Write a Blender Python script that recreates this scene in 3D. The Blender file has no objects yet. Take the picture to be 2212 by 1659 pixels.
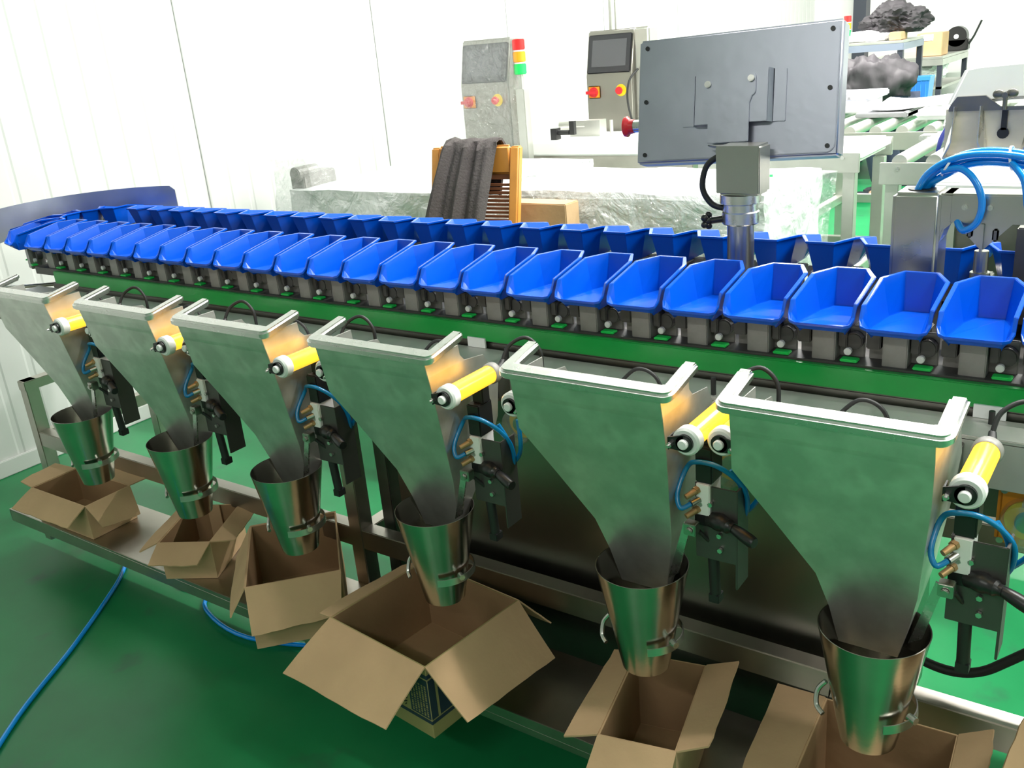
import bpy, bmesh, math, random
from mathutils import Vector, Matrix, noise
random.seed(7)
PI = math.pi
SC = bpy.context.scene
C = SC.collection

# ------------------------------------------------------------------ camera
RIGHT = Vector((0.81683914, 0.57065787, -0.08440032))
DOWN = Vector((0.13364188, -0.32952808, -0.93463955))
FWD = Vector((-0.56117169, 0.75217075, -0.34543522))
cd = bpy.data.cameras.new('camera')
cd.lens = 2021.85 / 2212 * 36.0
cd.sensor_width = 36.0
cd.clip_start = 0.02
cd.clip_end = 60
cam = bpy.data.objects.new('camera', cd)
C.objects.link(cam)
cam.matrix_world = Matrix(((RIGHT.x, -DOWN.x, -FWD.x, 0), (RIGHT.y, -DOWN.y, -FWD.y, 0),
                           (RIGHT.z, -DOWN.z, -FWD.z, 1.3), (0, 0, 0, 1)))
SC.camera = cam

# ------------------------------------------------------------------ light and exposure
SC.view_settings.view_transform = 'Standard'
SC.view_settings.look = 'None'
SC.view_settings.gamma = 1.0
SC.view_settings.use_curve_mapping = False
SC.view_settings.exposure = 0.34
w = bpy.data.worlds.new('world')
SC.world = w
w.use_nodes = True
w.node_tree.nodes['Background'].inputs[0].default_value = (1, 1, 1, 1)
w.node_tree.nodes['Background'].inputs[1].default_value = 0.03


def tube_light(name, x, y, z, lx, ly, power, col=(1.0, 0.97, 0.93)):
    ld = bpy.data.lights.new(name, 'AREA')
    ld.shape = 'RECTANGLE'
    ld.size = lx
    ld.size_y = ly
    ld.energy = power
    ld.color = col
    o = bpy.data.objects.new(name, ld)
    o.location = (x, y, z)
    C.objects.link(o)


for lx_, ly_, p_ in ((-1.5, 2.2, 20), (-0.2, 2.2, 70), (1.4, 2.2, 80), (1.7, 0.9, 34), (-1.8, 4.6, 95), (0.2, 4.6, 125), (2.2, 4.6, 90),
                     (-2.2, 7.2, 140), (0.2, 7.2, 140), (2.4, 7.2, 100), (-0.6, -1.9, 24), (1.2, -1.9, 18)):
    tube_light('ceiling_lamp', lx_, ly_, 3.02, 1.2, 0.12, p_)


# ------------------------------------------------------------------ materials
def mat(name, base, rough=0.5, metal=0.0, bump=0.0, bscale=40.0, var=0.0, vscale=6.0, var2=None, alpha=1.0,
        emit=None, estr=0.0, spec=0.5, stretch=None, coat=0.0, rvar=0.0, trans=0.0):
    m = bpy.data.materials.new(name)
    m.use_nodes = True
    nt = m.node_tree
    N = nt.nodes
    L = nt.links
    b = N['Principled BSDF']
    b.inputs['Base Color'].default_value = (*base, 1)
    b.inputs['Roughness'].default_value = rough
    b.inputs['Metallic'].default_value = metal
    b.inputs['Specular IOR Level'].default_value = spec
    b.inputs['Alpha'].default_value = alpha
    b.inputs['Coat Weight'].default_value = coat
    b.inputs['Transmission Weight'].default_value = trans
    if emit:
        b.inputs['Emission Color'].default_value = (*emit, 1)
        b.inputs['Emission Strength'].default_value = estr
    tc = N.new('ShaderNodeTexCoord')
    mp = N.new('ShaderNodeMapping')
    L.new(tc.outputs['Object'], mp.inputs['Vector'])
    if stretch:
        mp.inputs['Scale'].default_value = stretch
    if var > 0 or rvar > 0:
        n = N.new('ShaderNodeTexNoise')
        n.inputs['Scale'].default_value = vscale
        n.inputs['Detail'].default_value = 6
        L.new(tc.outputs['Object'], n.inputs['Vector'])
        cr = N.new('ShaderNodeValToRGB')
        cr.color_ramp.elements[0].position = 0.36
        cr.color_ramp.elements[1].position = 0.64
        L.new(n.outputs['Fac'], cr.inputs['Fac'])
        if var > 0:
            mx = N.new('ShaderNodeMixRGB')
            c2 = var2 if var2 else tuple(max(0, c * (1 - var)) for c in base)
            mx.inputs[1].default_value = (*c2, 1)
            mx.inputs[2].default_value = (*base, 1)
            L.new(cr.outputs['Color'], mx.inputs[0])
            L.new(mx.outputs[0], b.inputs['Base Color'])
        if rvar > 0:
            mr = N.new('ShaderNodeMapRange')
            mr.inputs[3].default_value = max(0.02, rough - rvar)
            mr.inputs[4].default_value = rough + rvar
            L.new(n.outputs['Fac'], mr.inputs[0])
            L.new(mr.outputs[0], b.inputs['Roughness'])
    if bump > 0:
        n2 = N.new('ShaderNodeTexNoise')
        n2.inputs['Scale'].default_value = bscale
        n2.inputs['Detail'].default_value = 4
        L.new(mp.outputs['Vector'], n2.inputs['Vector'])
        bp = N.new('ShaderNodeBump')
        bp.inputs['Strength'].default_value = bump
        bp.inputs['Distance'].default_value = 0.01
        L.new(n2.outputs['Fac'], bp.inputs['Height'])
        L.new(bp.outputs['Normal'], b.inputs['Normal'])
    return m


M = {}
M['steel'] = mat('brushed_steel', (0.50, 0.49, 0.46), 0.30, 1.0, bump=0.03, bscale=60, var=0.10, vscale=9, stretch=(1, 1, 14), rvar=0.07)
M['hopper'] = mat('smudged_steel_sheet', (0.70, 0.695, 0.66), 0.40, 0.86, bump=0.02, bscale=90, var=0.20, vscale=22, stretch=(12, 1, 1), rvar=0.05)
M['rim'] = mat('polished_steel_edge', (0.66, 0.65, 0.63), 0.28, 1.0, bump=0.015, bscale=120, rvar=0.06, vscale=40)
M['cup'] = mat('spun_steel', (0.50, 0.48, 0.43), 0.20, 1.0, bump=0.02, bscale=50, var=0.12, vscale=14)
M['dsteel'] = mat('dull_dark_steel', (0.23, 0.22, 0.205), 0.38, 1.0, bump=0.05, bscale=40, var=0.2, vscale=10)
M['panel'] = mat('cabinet_steel', (0.30, 0.285, 0.26), 0.30, 1.0, bump=0.02, bscale=30, var=0.12, vscale=5)
M['frame'] = mat('frame_steel', (0.50, 0.47, 0.42), 0.34, 1.0, bump=0.03, bscale=60, var=0.15, vscale=8, rvar=0.06)
M['bframe'] = mat('satin_frame_steel', (0.60, 0.60, 0.56), 0.42, 0.9, bump=0.03, bscale=60, var=0.1, vscale=8)
M['blue'] = mat('blue_polypropylene', (0.0, 0.085, 0.60), 0.24, 0.0, bump=0.02, bscale=120, spec=0.40, var=0.10, vscale=8)
M['bsteel'] = mat('steel_casing_tray_tint', (0.43, 0.445, 0.52), 0.36, 1.0, bump=0.02, bscale=60, var=0.10, vscale=9, rvar=0.05)  # blue reflection of the trays put into the base colour
M['colm'] = mat('column_steel', (0.36, 0.345, 0.31), 0.42, 0.9, bump=0.02, bscale=60, var=0.06, vscale=8)
M['fwall'] = mat('end_wall_painted_shade', (0.36, 0.36, 0.37), 0.6)  # unseen wall; shade put into its colour to dim steel reflections
M['green'] = mat('green_guide_rail', (0.008, 0.34, 0.06), 0.28, 0.0, bump=0.02, bscale=50, var=0.15, vscale=9)
M['gpad'] = mat('bright_green_pad', (0.01, 0.62, 0.10), 0.3)
M['wplas'] = mat('white_plastic', (0.78, 0.78, 0.77), 0.28)
M['gplas'] = mat('grey_plastic', (0.26, 0.25, 0.235), 0.4, var=0.25, vscale=30)
M['dbr'] = mat('dark_bracket_steel', (0.11, 0.105, 0.10), 0.45, 0.7)
M['dgrey'] = mat('dark_grey_casting', (0.055, 0.053, 0.05), 0.45)
M['ledge'] = mat('ledge_steel', (0.62, 0.60, 0.57), 0.5, 0.6, bump=0.03, bscale=30, var=0.15, vscale=10)
M['black'] = mat('black_plastic', (0.012, 0.012, 0.013), 0.35)
M['rubber'] = mat('black_rubber', (0.015, 0.015, 0.016), 0.5)
M['brass'] = mat('sintered_bronze', (0.42, 0.27, 0.13), 0.5, 0.7)
M['hose'] = mat('blue_air_hose', (0.0, 0.17, 0.42), 0.22, spec=0.6)
M['hosel'] = mat('bright_blue_air_hose', (0.0, 0.26, 0.80), 0.2, spec=0.7)
M['lamp'] = mat('amber_lamp_tube', (0.95, 0.50, 0.03), 0.25, emit=(1.0, 0.47, 0.03), estr=1.15)
M['lampoff'] = mat('amber_lens', (0.75, 0.38, 0.02), 0.2)
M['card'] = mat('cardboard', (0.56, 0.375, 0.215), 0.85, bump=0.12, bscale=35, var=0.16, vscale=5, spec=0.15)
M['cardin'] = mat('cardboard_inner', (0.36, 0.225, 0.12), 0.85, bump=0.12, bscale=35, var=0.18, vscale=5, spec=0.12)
M['cardol'] = mat('printed_cardboard', (0.36, 0.30, 0.13), 0.7, var=0.12, vscale=6, spec=0.2)
M['navy'] = mat('navy_print', (0.02, 0.035, 0.06), 0.6)
M['ink'] = mat('black_ink', (0.02, 0.018, 0.015), 0.6)
M['orange'] = mat('orange_plastic', (0.85, 0.30, 0.02), 0.3)
M['yellow'] = mat('yellow_plastic', (0.80, 0.62, 0.02), 0.35)
M['red'] = mat('red_plastic', (0.65, 0.02, 0.03), 0.3)
M['gbtn'] = mat('green_push_button', (0.0, 0.33, 0.12), 0.3)
M['screen'] = mat('dark_touch_screen', (0.10, 0.10, 0.11), 0.12)
M['bezel'] = mat('graphite_bezel', (0.035, 0.035, 0.04), 0.3)
M['wood'] = mat('honey_varnished_wood', (0.70, 0.30, 0.06), 0.35, bump=0.03, bscale=20, var=0.18, vscale=8, stretch=(8, 8, 1))
M['rattan'] = mat('dark_woven_cane', (0.20, 0.07, 0.03), 0.6)
M['knit'] = mat('charcoal_knit', (0.10, 0.088, 0.088), 0.95, bump=0.35, bscale=140, var=0.15, vscale=12, spec=0.1)
M['knitd'] = mat('dark_blue_cuff', (0.015, 0.022, 0.03), 0.95, bump=0.3, bscale=140, spec=0.1)
M['jacket'] = mat('grey_nylon_jacket', (0.040, 0.034, 0.042), 0.6, bump=0.25, bscale=9, var=0.25, vscale=5)
M['bag'] = mat('crumpled_dark_cloth', (0.028, 0.024, 0.029), 0.7, bump=0.5, bscale=12, var=0.4, vscale=9)
M['jeans'] = mat('navy_trousers', (0.02, 0.03, 0.06), 0.8)
M['skin'] = mat('skin', (0.55, 0.32, 0.22), 0.5)
M['hair'] = mat('black_hair', (0.01, 0.01, 0.01), 0.5)
M['belt'] = mat('white_belt', (0.86, 0.86, 0.84), 0.45, var=0.03, vscale=4)
M['paint'] = mat('grey_blue_paint', (0.20, 0.23, 0.30), 0.4)
M['dpaint'] = mat('charcoal_paint', (0.03, 0.035, 0.05), 0.4)
M['paper'] = mat('white_sheet', (0.85, 0.85, 0.87), 0.6)
M['crate'] = mat('blue_crate', (0.05, 0.25, 0.75), 0.35)
M['rust'] = mat('worn_stainless', (0.78, 0.71, 0.58), 0.35, 0.35, bump=0.15, bscale=14, var=0.25, vscale=7, rvar=0.1)
M['wall'] = mat('white_wall_panel', (0.64, 0.645, 0.63), 0.35, bump=0.0)
M['seam'] = mat('panel_seam', (0.33, 0.34, 0.33), 0.5)
M['ceil'] = mat('ceiling_white', (0.75, 0.75, 0.74), 0.6)
M['red_t'] = mat('red_lens', (0.8, 0.03, 0.03), 0.2)
M['amb_t'] = mat('amber_tower_lens', (0.9, 0.35, 0.02), 0.2)
M['grn_t'] = mat('green_lens', (0.02, 0.6, 0.12), 0.2)


def floor_mat():
    m = mat('green_epoxy_floor', (0.012, 0.215, 0.070), 0.32, 0.0, bump=0.03, bscale=18, var=0.28, vscale=2.2,
            var2=(0.007, 0.150, 0.048), rvar=0.08, spec=0.35)
    nt = m.node_tree
    b = nt.nodes['Principled BSDF']
    src = b.inputs['Base Color'].links[0].from_socket
    n = nt.nodes.new('ShaderNodeTexNoise')
    n.inputs['Scale'].default_value = 7
    n.inputs['Detail'].default_value = 9
    tc = nt.nodes.new('ShaderNodeTexCoord')
    nt.links.new(tc.outputs['Object'], n.inputs['Vector'])
    cr = nt.nodes.new('ShaderNodeValToRGB')
    cr.color_ramp.elements[0].position = 0.62
    cr.color_ramp.elements[1].position = 0.78
    nt.links.new(n.outputs['Fac'], cr.inputs['Fac'])
    mx = nt.nodes.new('ShaderNodeMixRGB')
    mx.inputs[2].default_value = (0.03, 0.10, 0.06, 1)
    nt.links.new(cr.outputs['Color'], mx.inputs[0])
    nt.links.new(src, mx.inputs[1])
    nt.links.new(mx.outputs[0], b.inputs['Base Color'])
    return m


M['floor'] = floor_mat()


def smudge(m, scale, dark, lo, hi):
    """oily finger marks: darker, rougher blotches with a shape of their own"""
    nt = m.node_tree
    b = nt.nodes['Principled BSDF']
    src = b.inputs['Base Color'].links[0].from_socket
    tc = nt.nodes.new('ShaderNodeTexCoord')
    v = nt.nodes.new('ShaderNodeTexVoronoi')
    v.inputs['Scale'].default_value = scale
    n = nt.nodes.new('ShaderNodeTexNoise')
    n.inputs['Scale'].default_value = 30
    ad = nt.nodes.new('ShaderNodeMixRGB')
    ad.blend_type = 'ADD'
    ad.inputs[0].default_value = 0.05
    nt.links.new(tc.outputs['Object'], ad.inputs[1])
    nt.links.new(tc.outputs['Object'], n.inputs['Vector'])
    nt.links.new(n.outputs['Color'], ad.inputs[2])
    nt.links.new(ad.outputs[0], v.inputs['Vector'])
    cr = nt.nodes.new('ShaderNodeValToRGB')
    cr.color_ramp.elements[0].position = lo
    cr.color_ramp.elements[0].color = (1, 1, 1, 1)
    cr.color_ramp.elements[1].position = hi
    cr.color_ramp.elements[1].color = (0, 0, 0, 1)
    nt.links.new(v.outputs['Distance'], cr.inputs['Fac'])
    n2 = nt.nodes.new('ShaderNodeTexNoise')
    n2.inputs['Scale'].default_value = 11
    nt.links.new(tc.outputs['Object'], n2.inputs['Vector'])
    cr2 = nt.nodes.new('ShaderNodeValToRGB')
    cr2.color_ramp.elements[0].position = 0.5
    cr2.color_ramp.elements[1].position = 0.62
    nt.links.new(n2.outputs['Fac'], cr2.inputs['Fac'])
    mul = nt.nodes.new('ShaderNodeMath')
    mul.operation = 'MULTIPLY'
    nt.links.new(cr.outputs['Color'], mul.inputs[0])
    nt.links.new(cr2.outputs['Color'], mul.inputs[1])
    mx = nt.nodes.new('ShaderNodeMixRGB')
    mx.inputs[2].default_value = (*dark, 1)
    nt.links.new(mul.outputs[0], mx.inputs[0])
    nt.links.new(src, mx.inputs[1])
    nt.links.new(mx.outputs[0], b.inputs['Base Color'])


smudge(M['hopper'], 26, (0.54, 0.535, 0.50), 0.15, 0.60)


def film_mat(name, tint, body, bump, scale, gl=0.35):
    """thin clear stretch film: mostly see-through, shiny creases"""
    m = bpy.data.materials.new(name)
    m.use_nodes = True
    nt = m.node_tree
    N = nt.nodes
    L = nt.links
    N.remove(N['Principled BSDF'])
    out = N['Material Output']
    tr = N.new('ShaderNodeBsdfTransparent')
    tr.inputs[0].default_value = (0.97, 0.98, 0.98, 1)
    df = N.new('ShaderNodeBsdfDiffuse')
    df.inputs[0].default_value = (*tint, 1)
    gs = N.new('ShaderNodeBsdfGlossy')
    gs.inputs['Roughness'].default_value = 0.12
    tc = N.new('ShaderNodeTexCoord')
    n = N.new('ShaderNodeTexNoise')
    n.inputs['Scale'].default_value = scale
    n.inputs['Detail'].default_value = 7
    n.inputs['Distortion'].default_value = 1.4
    L.new(tc.outputs['Object'], n.inputs['Vector'])
    bp = N.new('ShaderNodeBump')
    bp.inputs['Strength'].default_value = bump
    bp.inputs['Distance'].default_value = 0.03
    L.new(n.outputs['Fac'], bp.inputs['Height'])
    L.new(bp.outputs['Normal'], gs.inputs['Normal'])
    L.new(bp.outputs['Normal'], df.inputs['Normal'])
    m1 = N.new('ShaderNodeMixShader')
    m1.inputs[0].default_value = body
    L.new(tr.outputs[0], m1.inputs[1])
    L.new(df.outputs[0], m1.inputs[2])
    m2 = N.new('ShaderNodeMixShader')
    m2.inputs[0].default_value = gl
    L.new(m1.outputs[0], m2.inputs[1])
    L.new(gs.outputs[0], m2.inputs[2])
    L.new(m2.outputs[0], out.inputs['Surface'])
    return m


M['film'] = film_mat('clear_stretch_film', (0.85, 0.87, 0.87), 0.07, 1.0, 24, 0.20)
M['filmw'] = film_mat('milky_stretch_film', (0.86, 0.88, 0.88), 0.80, 0.8, 9, 0.16)
M['clear'] = film_mat('clear_plastic_cover', (0.85, 0.85, 0.75), 0.12, 0.1, 3, 0.18)


SPLIT = {'bolt_set': 'bolt', 'screw_set': 'screw', 'spacer_set': 'spacer', 'stop_set': 'stop_block'}
# ------------------------------------------------------------------ mesh building
class MB:
    def __init__(s):
        s.bm = bmesh.new()

    def face(s, vs):
        try:
            return s.bm.faces.new([s.bm.verts.new(v) for v in vs])
        except ValueError:
            return None

    def box(s, x0, x1, y0, y1, z0, z1, mtx=None):
        co = [(x, y, z) for x in (x0, x1) for y in (y0, y1) for z in (z0, z1)]
        v = [s.bm.verts.new(mtx @ Vector(c) if mtx else c) for c in co]
        for f in ((0, 1, 3, 2), (4, 6, 7, 5), (0, 4, 5, 1), (2, 3, 7, 6), (0, 2, 6, 4), (1, 5, 7, 3)):
            s.bm.faces.new([v[i] for i in f])
        return s

    def prism(s, a, b):
        """closed solid between two matching loops of points"""
        va = [s.bm.verts.new(p) for p in a]
        vb = [s.bm.verts.new(p) for p in b]
        n = len(va)
        s.bm.faces.new(va[::-1])
        s.bm.faces.new(vb)
        for i in range(n):
            s.bm.faces.new((va[i], va[(i + 1) % n], vb[(i + 1) % n], vb[i]))
        return s

    def loft(s, loops, closed=True, cap=True):
        rows = [[s.bm.verts.new(p) for p in lp] for lp in loops]
        n = len(rows[0])
        for r in range(len(rows) - 1):
            for i in range(n if closed else n - 1):
                s.bm.faces.new((rows[r][i], rows[r][(i + 1) % n], rows[r + 1][(i + 1) % n], rows[r + 1][i]))
        if cap and closed:
            s.bm.faces.new(rows[0][::-1])
            s.bm.faces.new(rows[-1])
        return s

    def cyl(s, p0, p1, r0, r1=None, n=20, cap=True):
        p0, p1 = Vector(p0), Vector(p1)
        r1 = r0 if r1 is None else r1
        d = (p1 - p0).normalized()
        u = d.orthogonal().normalized()
        v = d.cross(u)
        lp = lambda p, r: [p + (u * math.cos(2 * PI * i / n) + v * math.sin(2 * PI * i / n)) * r for i in range(n)]
        return s.loft([lp(p0, r0), lp(p1, r1)], True, cap)

    def lathe(s, c, prof, n=32, axis='z', cap=False, arc=2 * PI, start=0.0):
        c = Vector(c)
        loops = []
        full = abs(arc - 2 * PI) < 1e-4
        k = n if full else n + 1
        for r, h in prof:
            lp = []
            for i in range(k):
                a = start + arc * i / n
                x, y = math.cos(a) * r, math.sin(a) * r
                lp.append(c + (Vector((x, y, h)) if axis == 'z' else Vector((x, -h, y)) if axis == 'y' else Vector((h, x, y))))
            loops.append(lp)
        return s.loft(loops, full, cap)

    def tube(s, pts, r, n=10, smooth=True, sub=6):
        P = [Vector(p) for p in pts]
        if smooth and len(P) > 2:
            Q = []
            for i in range(len(P) - 1):
                a, b, c_, d = P[max(i - 1, 0)], P[i], P[i + 1], P[min(i + 2, len(P) - 1)]
                for k in range(sub):
                    t = k / sub
                    Q.append(0.5 * ((2 * b) + (c_ - a) * t + (2 * a - 5 * b + 4 * c_ - d) * t * t + (3 * b - a - 3 * c_ + d) * t ** 3))
            Q.append(P[-1])
            P = Q
        u = None
        loops = []
        for i, p in enumerate(P):
            d = (P[min(i + 1, len(P) - 1)] - P[max(i - 1, 0)]).normalized()
            if u is None:
                u = d.orthogonal().normalized()
            u = (u - d * u.dot(d)).normalized()
            v = d.cross(u)
            rr = r(i / (len(P) - 1)) if callable(r) else r
            loops.append([p + (u * math.cos(2 * PI * k / n) + v * math.sin(2 * PI * k / n)) * rr for k in range(n)])
        return s.loft(loops, True, True)

    def sphere(s, c, r, n=16, sx=1, sy=1, sz=1):
        mt = Matrix.Translation(c) @ Matrix.Diagonal((r * sx, r * sy, r * sz, 1))
        bmesh.ops.create_uvsphere(s.bm, u_segments=n, v_segments=max(6, n // 2), radius=1, matrix=mt)
        return s

    def build(s, name, m, parent=None, bevel=0.0, seg=2, smooth=False, solid=0.0, sub=0, weld=True):
        bm = s.bm
        if name in SPLIT:
            left = set(bm.verts)
            out = None
            while left:
                st = [left.pop()]
                isl = set(st)
                while st:
                    for e in st.pop().link_edges:
                        for q in e.verts:
                            if q in left:
                                left.discard(q); isl.add(q); st.append(q)
                mb2 = MB()
                mp = {q: mb2.bm.verts.new(q.co) for q in isl}
                for f in bm.faces:
                    if f.verts[0] in isl:
                        mb2.bm.faces.new([mp[q] for q in f.verts])
                out = mb2.build(SPLIT[name], m, parent, bevel, seg, smooth)
            bm.free()
            return out
        if weld:
            bmesh.ops.remove_doubles(bm, verts=bm.verts, dist=1e-5)
        bmesh.ops.recalc_face_normals(bm, faces=bm.faces)
        if solid:
            bmesh.ops.solidify(bm, geom=bm.faces[:], thickness=solid)
            bmesh.ops.recalc_face_normals(bm, faces=bm.faces)
        if bevel:
            ed = [e for e in bm.edges if len(e.link_faces) == 2 and e.calc_face_angle(0) > 0.5]
            bmesh.ops.bevel(bm, geom=ed, offset=bevel, segments=seg, affect='EDGES', clamp_overlap=True)
        me = bpy.data.meshes.new(name)
        bm.to_mesh(me)
        bm.free()
        if smooth:
            for p in me.polygons:
                p.use_smooth = True
            try:
                me.set_sharp_from_angle(angle=math.radians(38))
            except Exception:
                pass
        me.materials.append(m if not isinstance(m, str) else M[m])
        o = bpy.data.objects.new(name, me)
        C.objects.link(o)
        if parent:
            o.parent = parent
        if sub:
            md = o.modifiers.new('subdivision', 'SUBSURF')
            md.levels = md.render_levels = sub
        return o


def tag(o, label, cat, group=None, kind=None):
    o['label'] = label
    o['category'] = cat
    if group:
        o['group'] = group
    if kind:
        o['kind'] = kind
    return o


def thing(name, label, cat, loc=(0, 0, 0), rz=0.0, group=None):
    o = bpy.data.objects.new(name, None)
    C.objects.link(o)
    o.empty_display_size = 0.05
    o.location = loc
    o.rotation_euler = (0, 0, rz)
    return tag(o, label, cat, group)


def struct(o):
    o['kind'] = 'structure'
    return o


def copy_tree(o, parent=None, kids=None):
    kids = kids or KIDS
    c = o.copy()
    C.objects.link(c)
    if parent:
        c.parent = parent
    for ch in kids.get(o.name, []):
        copy_tree(ch, c, kids)
    return c


def kidmap():
    d = {}
    for o in C.objects:
        if o.parent:
            d.setdefault(o.parent.name, []).append(o)
    return d


ORD = ['', 'first', 'second', 'third', 'fourth', 'fifth', 'sixth', 'seventh', 'eighth', 'ninth', 'tenth', 'eleventh', 'twelfth',
       'thirteenth', 'fourteenth', 'fifteenth', 'sixteenth', 'seventeenth', 'eighteenth', 'nineteenth', 'twentieth',
       'twenty-first', 'twenty-second', 'twenty-third', 'twenty-fourth', 'twenty-fifth', 'twenty-sixth', 'twenty-seventh']

# ------------------------------------------------------------------ room
b = MB(); b.box(-3.4, 4.2, -3.4, 10.2, -0.1, 0.0); struct(b.build('floor', 'floor'))
b = MB(); b.box(-3.4, 4.2, -3.4, 10.2, 3.1, 3.2); struct(b.build('ceiling', 'ceil'))
b = MB(); b.box(-3.4, 4.2, 10.0, 10.1, 0, 3.1); struct(b.build('wall_back', 'wall'))
b = MB(); b.box(-3.4, 4.2, -3.3, -3.2, 0, 3.1); struct(b.build('wall_front', 'fwall'))
b = MB(); b.box(4.0, 4.1, -3.2, 10, 0, 3.1); struct(b.build('wall_right', 'wall'))
# left wall: ribbed sandwich panels, profile run along Y with shallow grooves
WX = -3.28
prof = []
y = -3.2
panel_w = 1.108
y_seam0 = 2.441 - 6 * panel_w
k = 0
while y < 10.0:
    prof.append((WX, y))
    prof.append((WX, y + 0.080))
    prof.append((WX - 0.0020, y + 0.088))
    prof.append((WX - 0.0020, y + 0.104))
    y += 0.1108
prof = [(x, min(yy, 10.0)) for x, yy in prof]
prof += [(WX, 10.0), (WX - 0.08, 10.0), (WX - 0.08, -3.2)]
b = MB()
b.prism([(x, yy, 0) for x, yy in prof], [(x, yy, 3.1) for x, yy in prof])
struct(b.build('wall_left', 'wall'))
b = MB()
for i in range(1, 12):
    ys = y_seam0 + i * panel_w
    b.box(WX - 0.004, WX + 0.0012, ys - 0.0022, ys + 0.0022, 0.06, 3.1)
struct(b.build('trim_1', 'seam'))
b = MB(); b.box(WX - 0.001, WX + 0.012, -3.2, 10, 0, 0.06); struct(b.build('baseboard_left', 'wall', bevel=0.003))
# aluminium partition post and window frame on the back wall
b = MB(); b.box(-2.86, -2.74, 9.86, 10.0, 0, 3.1); struct(b.build('trim_2', 'dpaint'))
b = MB()
b.box(-3.9 + 0.7, -2.3 + 0.7 - 1.3, 9.9, 10.0, 1.9, 1.96)
struct(b.build('trim_3', 'gplas'))

# ------------------------------------------------------------------ sorting machine frame
mach = thing('sorting_machine', 'long stainless sorting conveyor frame with green side rail carrying the blue trays', 'sorting machine',
             (-1.2, 1.5, 0))


def mpart(mb, name, m, **kw):
    o = mb.build(name, m, **kw)
    o.parent = mach
    o.matrix_parent_inverse = Matrix.Translation(mach.location).inverted()
    return o


XR = 0.35
b = MB(); b.box(-2.47, XR, 1.292, 1.304, 0.783, 0.816); g = mpart(b, 'side_rail', 'green', bevel=0.0015); g['label'] = 'green side rail under the near trays'
b = MB(); b.box(-2.47, XR, 1.706, 1.718, 0.783, 0.816); mpart(b, 'side_rail', 'green', bevel=0.0015)
b = MB(); b.box(-2.58, XR, 1.304, 1.345, 0.80, 0.819); b.box(-2.58, XR, 1.665, 1.706, 0.80, 0.819); mpart(b, 'chain_track', 'dgrey')
b = MB(); b.box(-2.58, XR, 1.345, 1.665, 0.792, 0.80)
b.cyl((-2.58, 1.505, 0.792), (-2.58, 1.505, 0.80), 0.17, n=40)
mpart(b, 'bed_plate', 'dsteel')
# ledge and trough behind the hoppers
b = MB(); b.box(-2.56, XR, 1.225, 1.292, 0.764, 0.770); b.box(-2.56, XR, 1.225, 1.229, 0.70, 0.765)
mpart(b, 'ledge', 'ledge', bevel=0.001)
b = MB(); b.box(-2.5, XR, 1.30, 1.70, 0.62, 0.78); mpart(b, 'body_housing', 'dsteel', bevel=0.002)
b = MB(); b.box(-1.34, -0.30, 1.345, 1.67, 0.05, 0.70)  # front panel is real; body extended down and back to block light
cp = mpart(b, 'cabinet_panel', 'panel', bevel=0.001)
# legs
for (x, y0, z1) in ((-2.80, 1.30, 0.455), (-2.80, 1.70, 0.455), (-1.435, 1.30, 0.70), (-1.435, 1.70, 0.66), (0.02, 1.30, 0.70), (0.02, 1.70, 0.66)):
    b = MB(); b.box(x - 0.019, x + 0.019, y0 - 0.018, y0 + 0.022, 0.0, z1); mpart(b, 'leg', 'frame', bevel=0.002)
b = MB(); b.box(-2.82, -2.78, 1.28, 1.72, 0.425, 0.455); mpart(b, 'cross_beam', 'frame', bevel=0.002)
b = MB(); b.box(-2.82, -2.48, 1.49, 1.53, 0.455, 0.49); b.box(-2.56, -2.44, 1.44, 1.58, 0.49, 0.795); mpart(b, 'end_support', 'frame', bevel=0.002)
b = MB(); b.box(-2.82, XR, 1.284, 1.32, 0.243, 0.292); mpart(b, 'front_rail', 'frame', bevel=0.002)
b = MB(); b.box(-2.82, XR, 1.69, 1.73, 0.355, 0.40); mpart(b, 'rear_rail', 'frame', bevel=0.002)
for x in (-2.80, -1.435, 0.02):
    b = MB(); b.box(x - 0.018, x + 0.018, 1.32, 1.69, 0.245, 0.285); mpart(b, 'cross_beam', 'frame', bevel=0.002)
# shelf on the legs
b = MB()
b.box(-2.66, XR, 1.088, 1.282, 0.146, 0.150)
b.box(-2.66, XR, 1.088, 1.091, 0.112, 0.1495)
b.box(-2.66, -2.657, 1.088, 1.282, 0.112, 0.1495)
b.box(-2.66, XR, 1.279, 1.282, 0.112, 0.1495)
mpart(b, 'box_shelf', 'frame', bevel=0.0008)
for x in (-2.5, -1.435, 0.02):
    b = MB(); b.box(x - 0.015, x + 0.015, 1.10, 1.29, 0.085, 0.115)
    b.box(x - 0.015, x + 0.015, 1.262, 1.286, 0.0, 0.115); mpart(b, 'shelf_bracket', 'frame', bevel=0.0015)
# dark second column beside the middle leg
b = MB(); b.box(-1.395, -1.36, 1.335, 1.375, 0.0, 0.72); mpart(b, 'column', 'dsteel', bevel=0.002)
# white tags on the trough
for x in (-1.035, -0.175):
    b = MB(); b.box(x - 0.020, x + 0.020, 1.2885, 1.2925, 0.7705, 0.789); mpart(b, 'paper_tag', 'paper')
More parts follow.
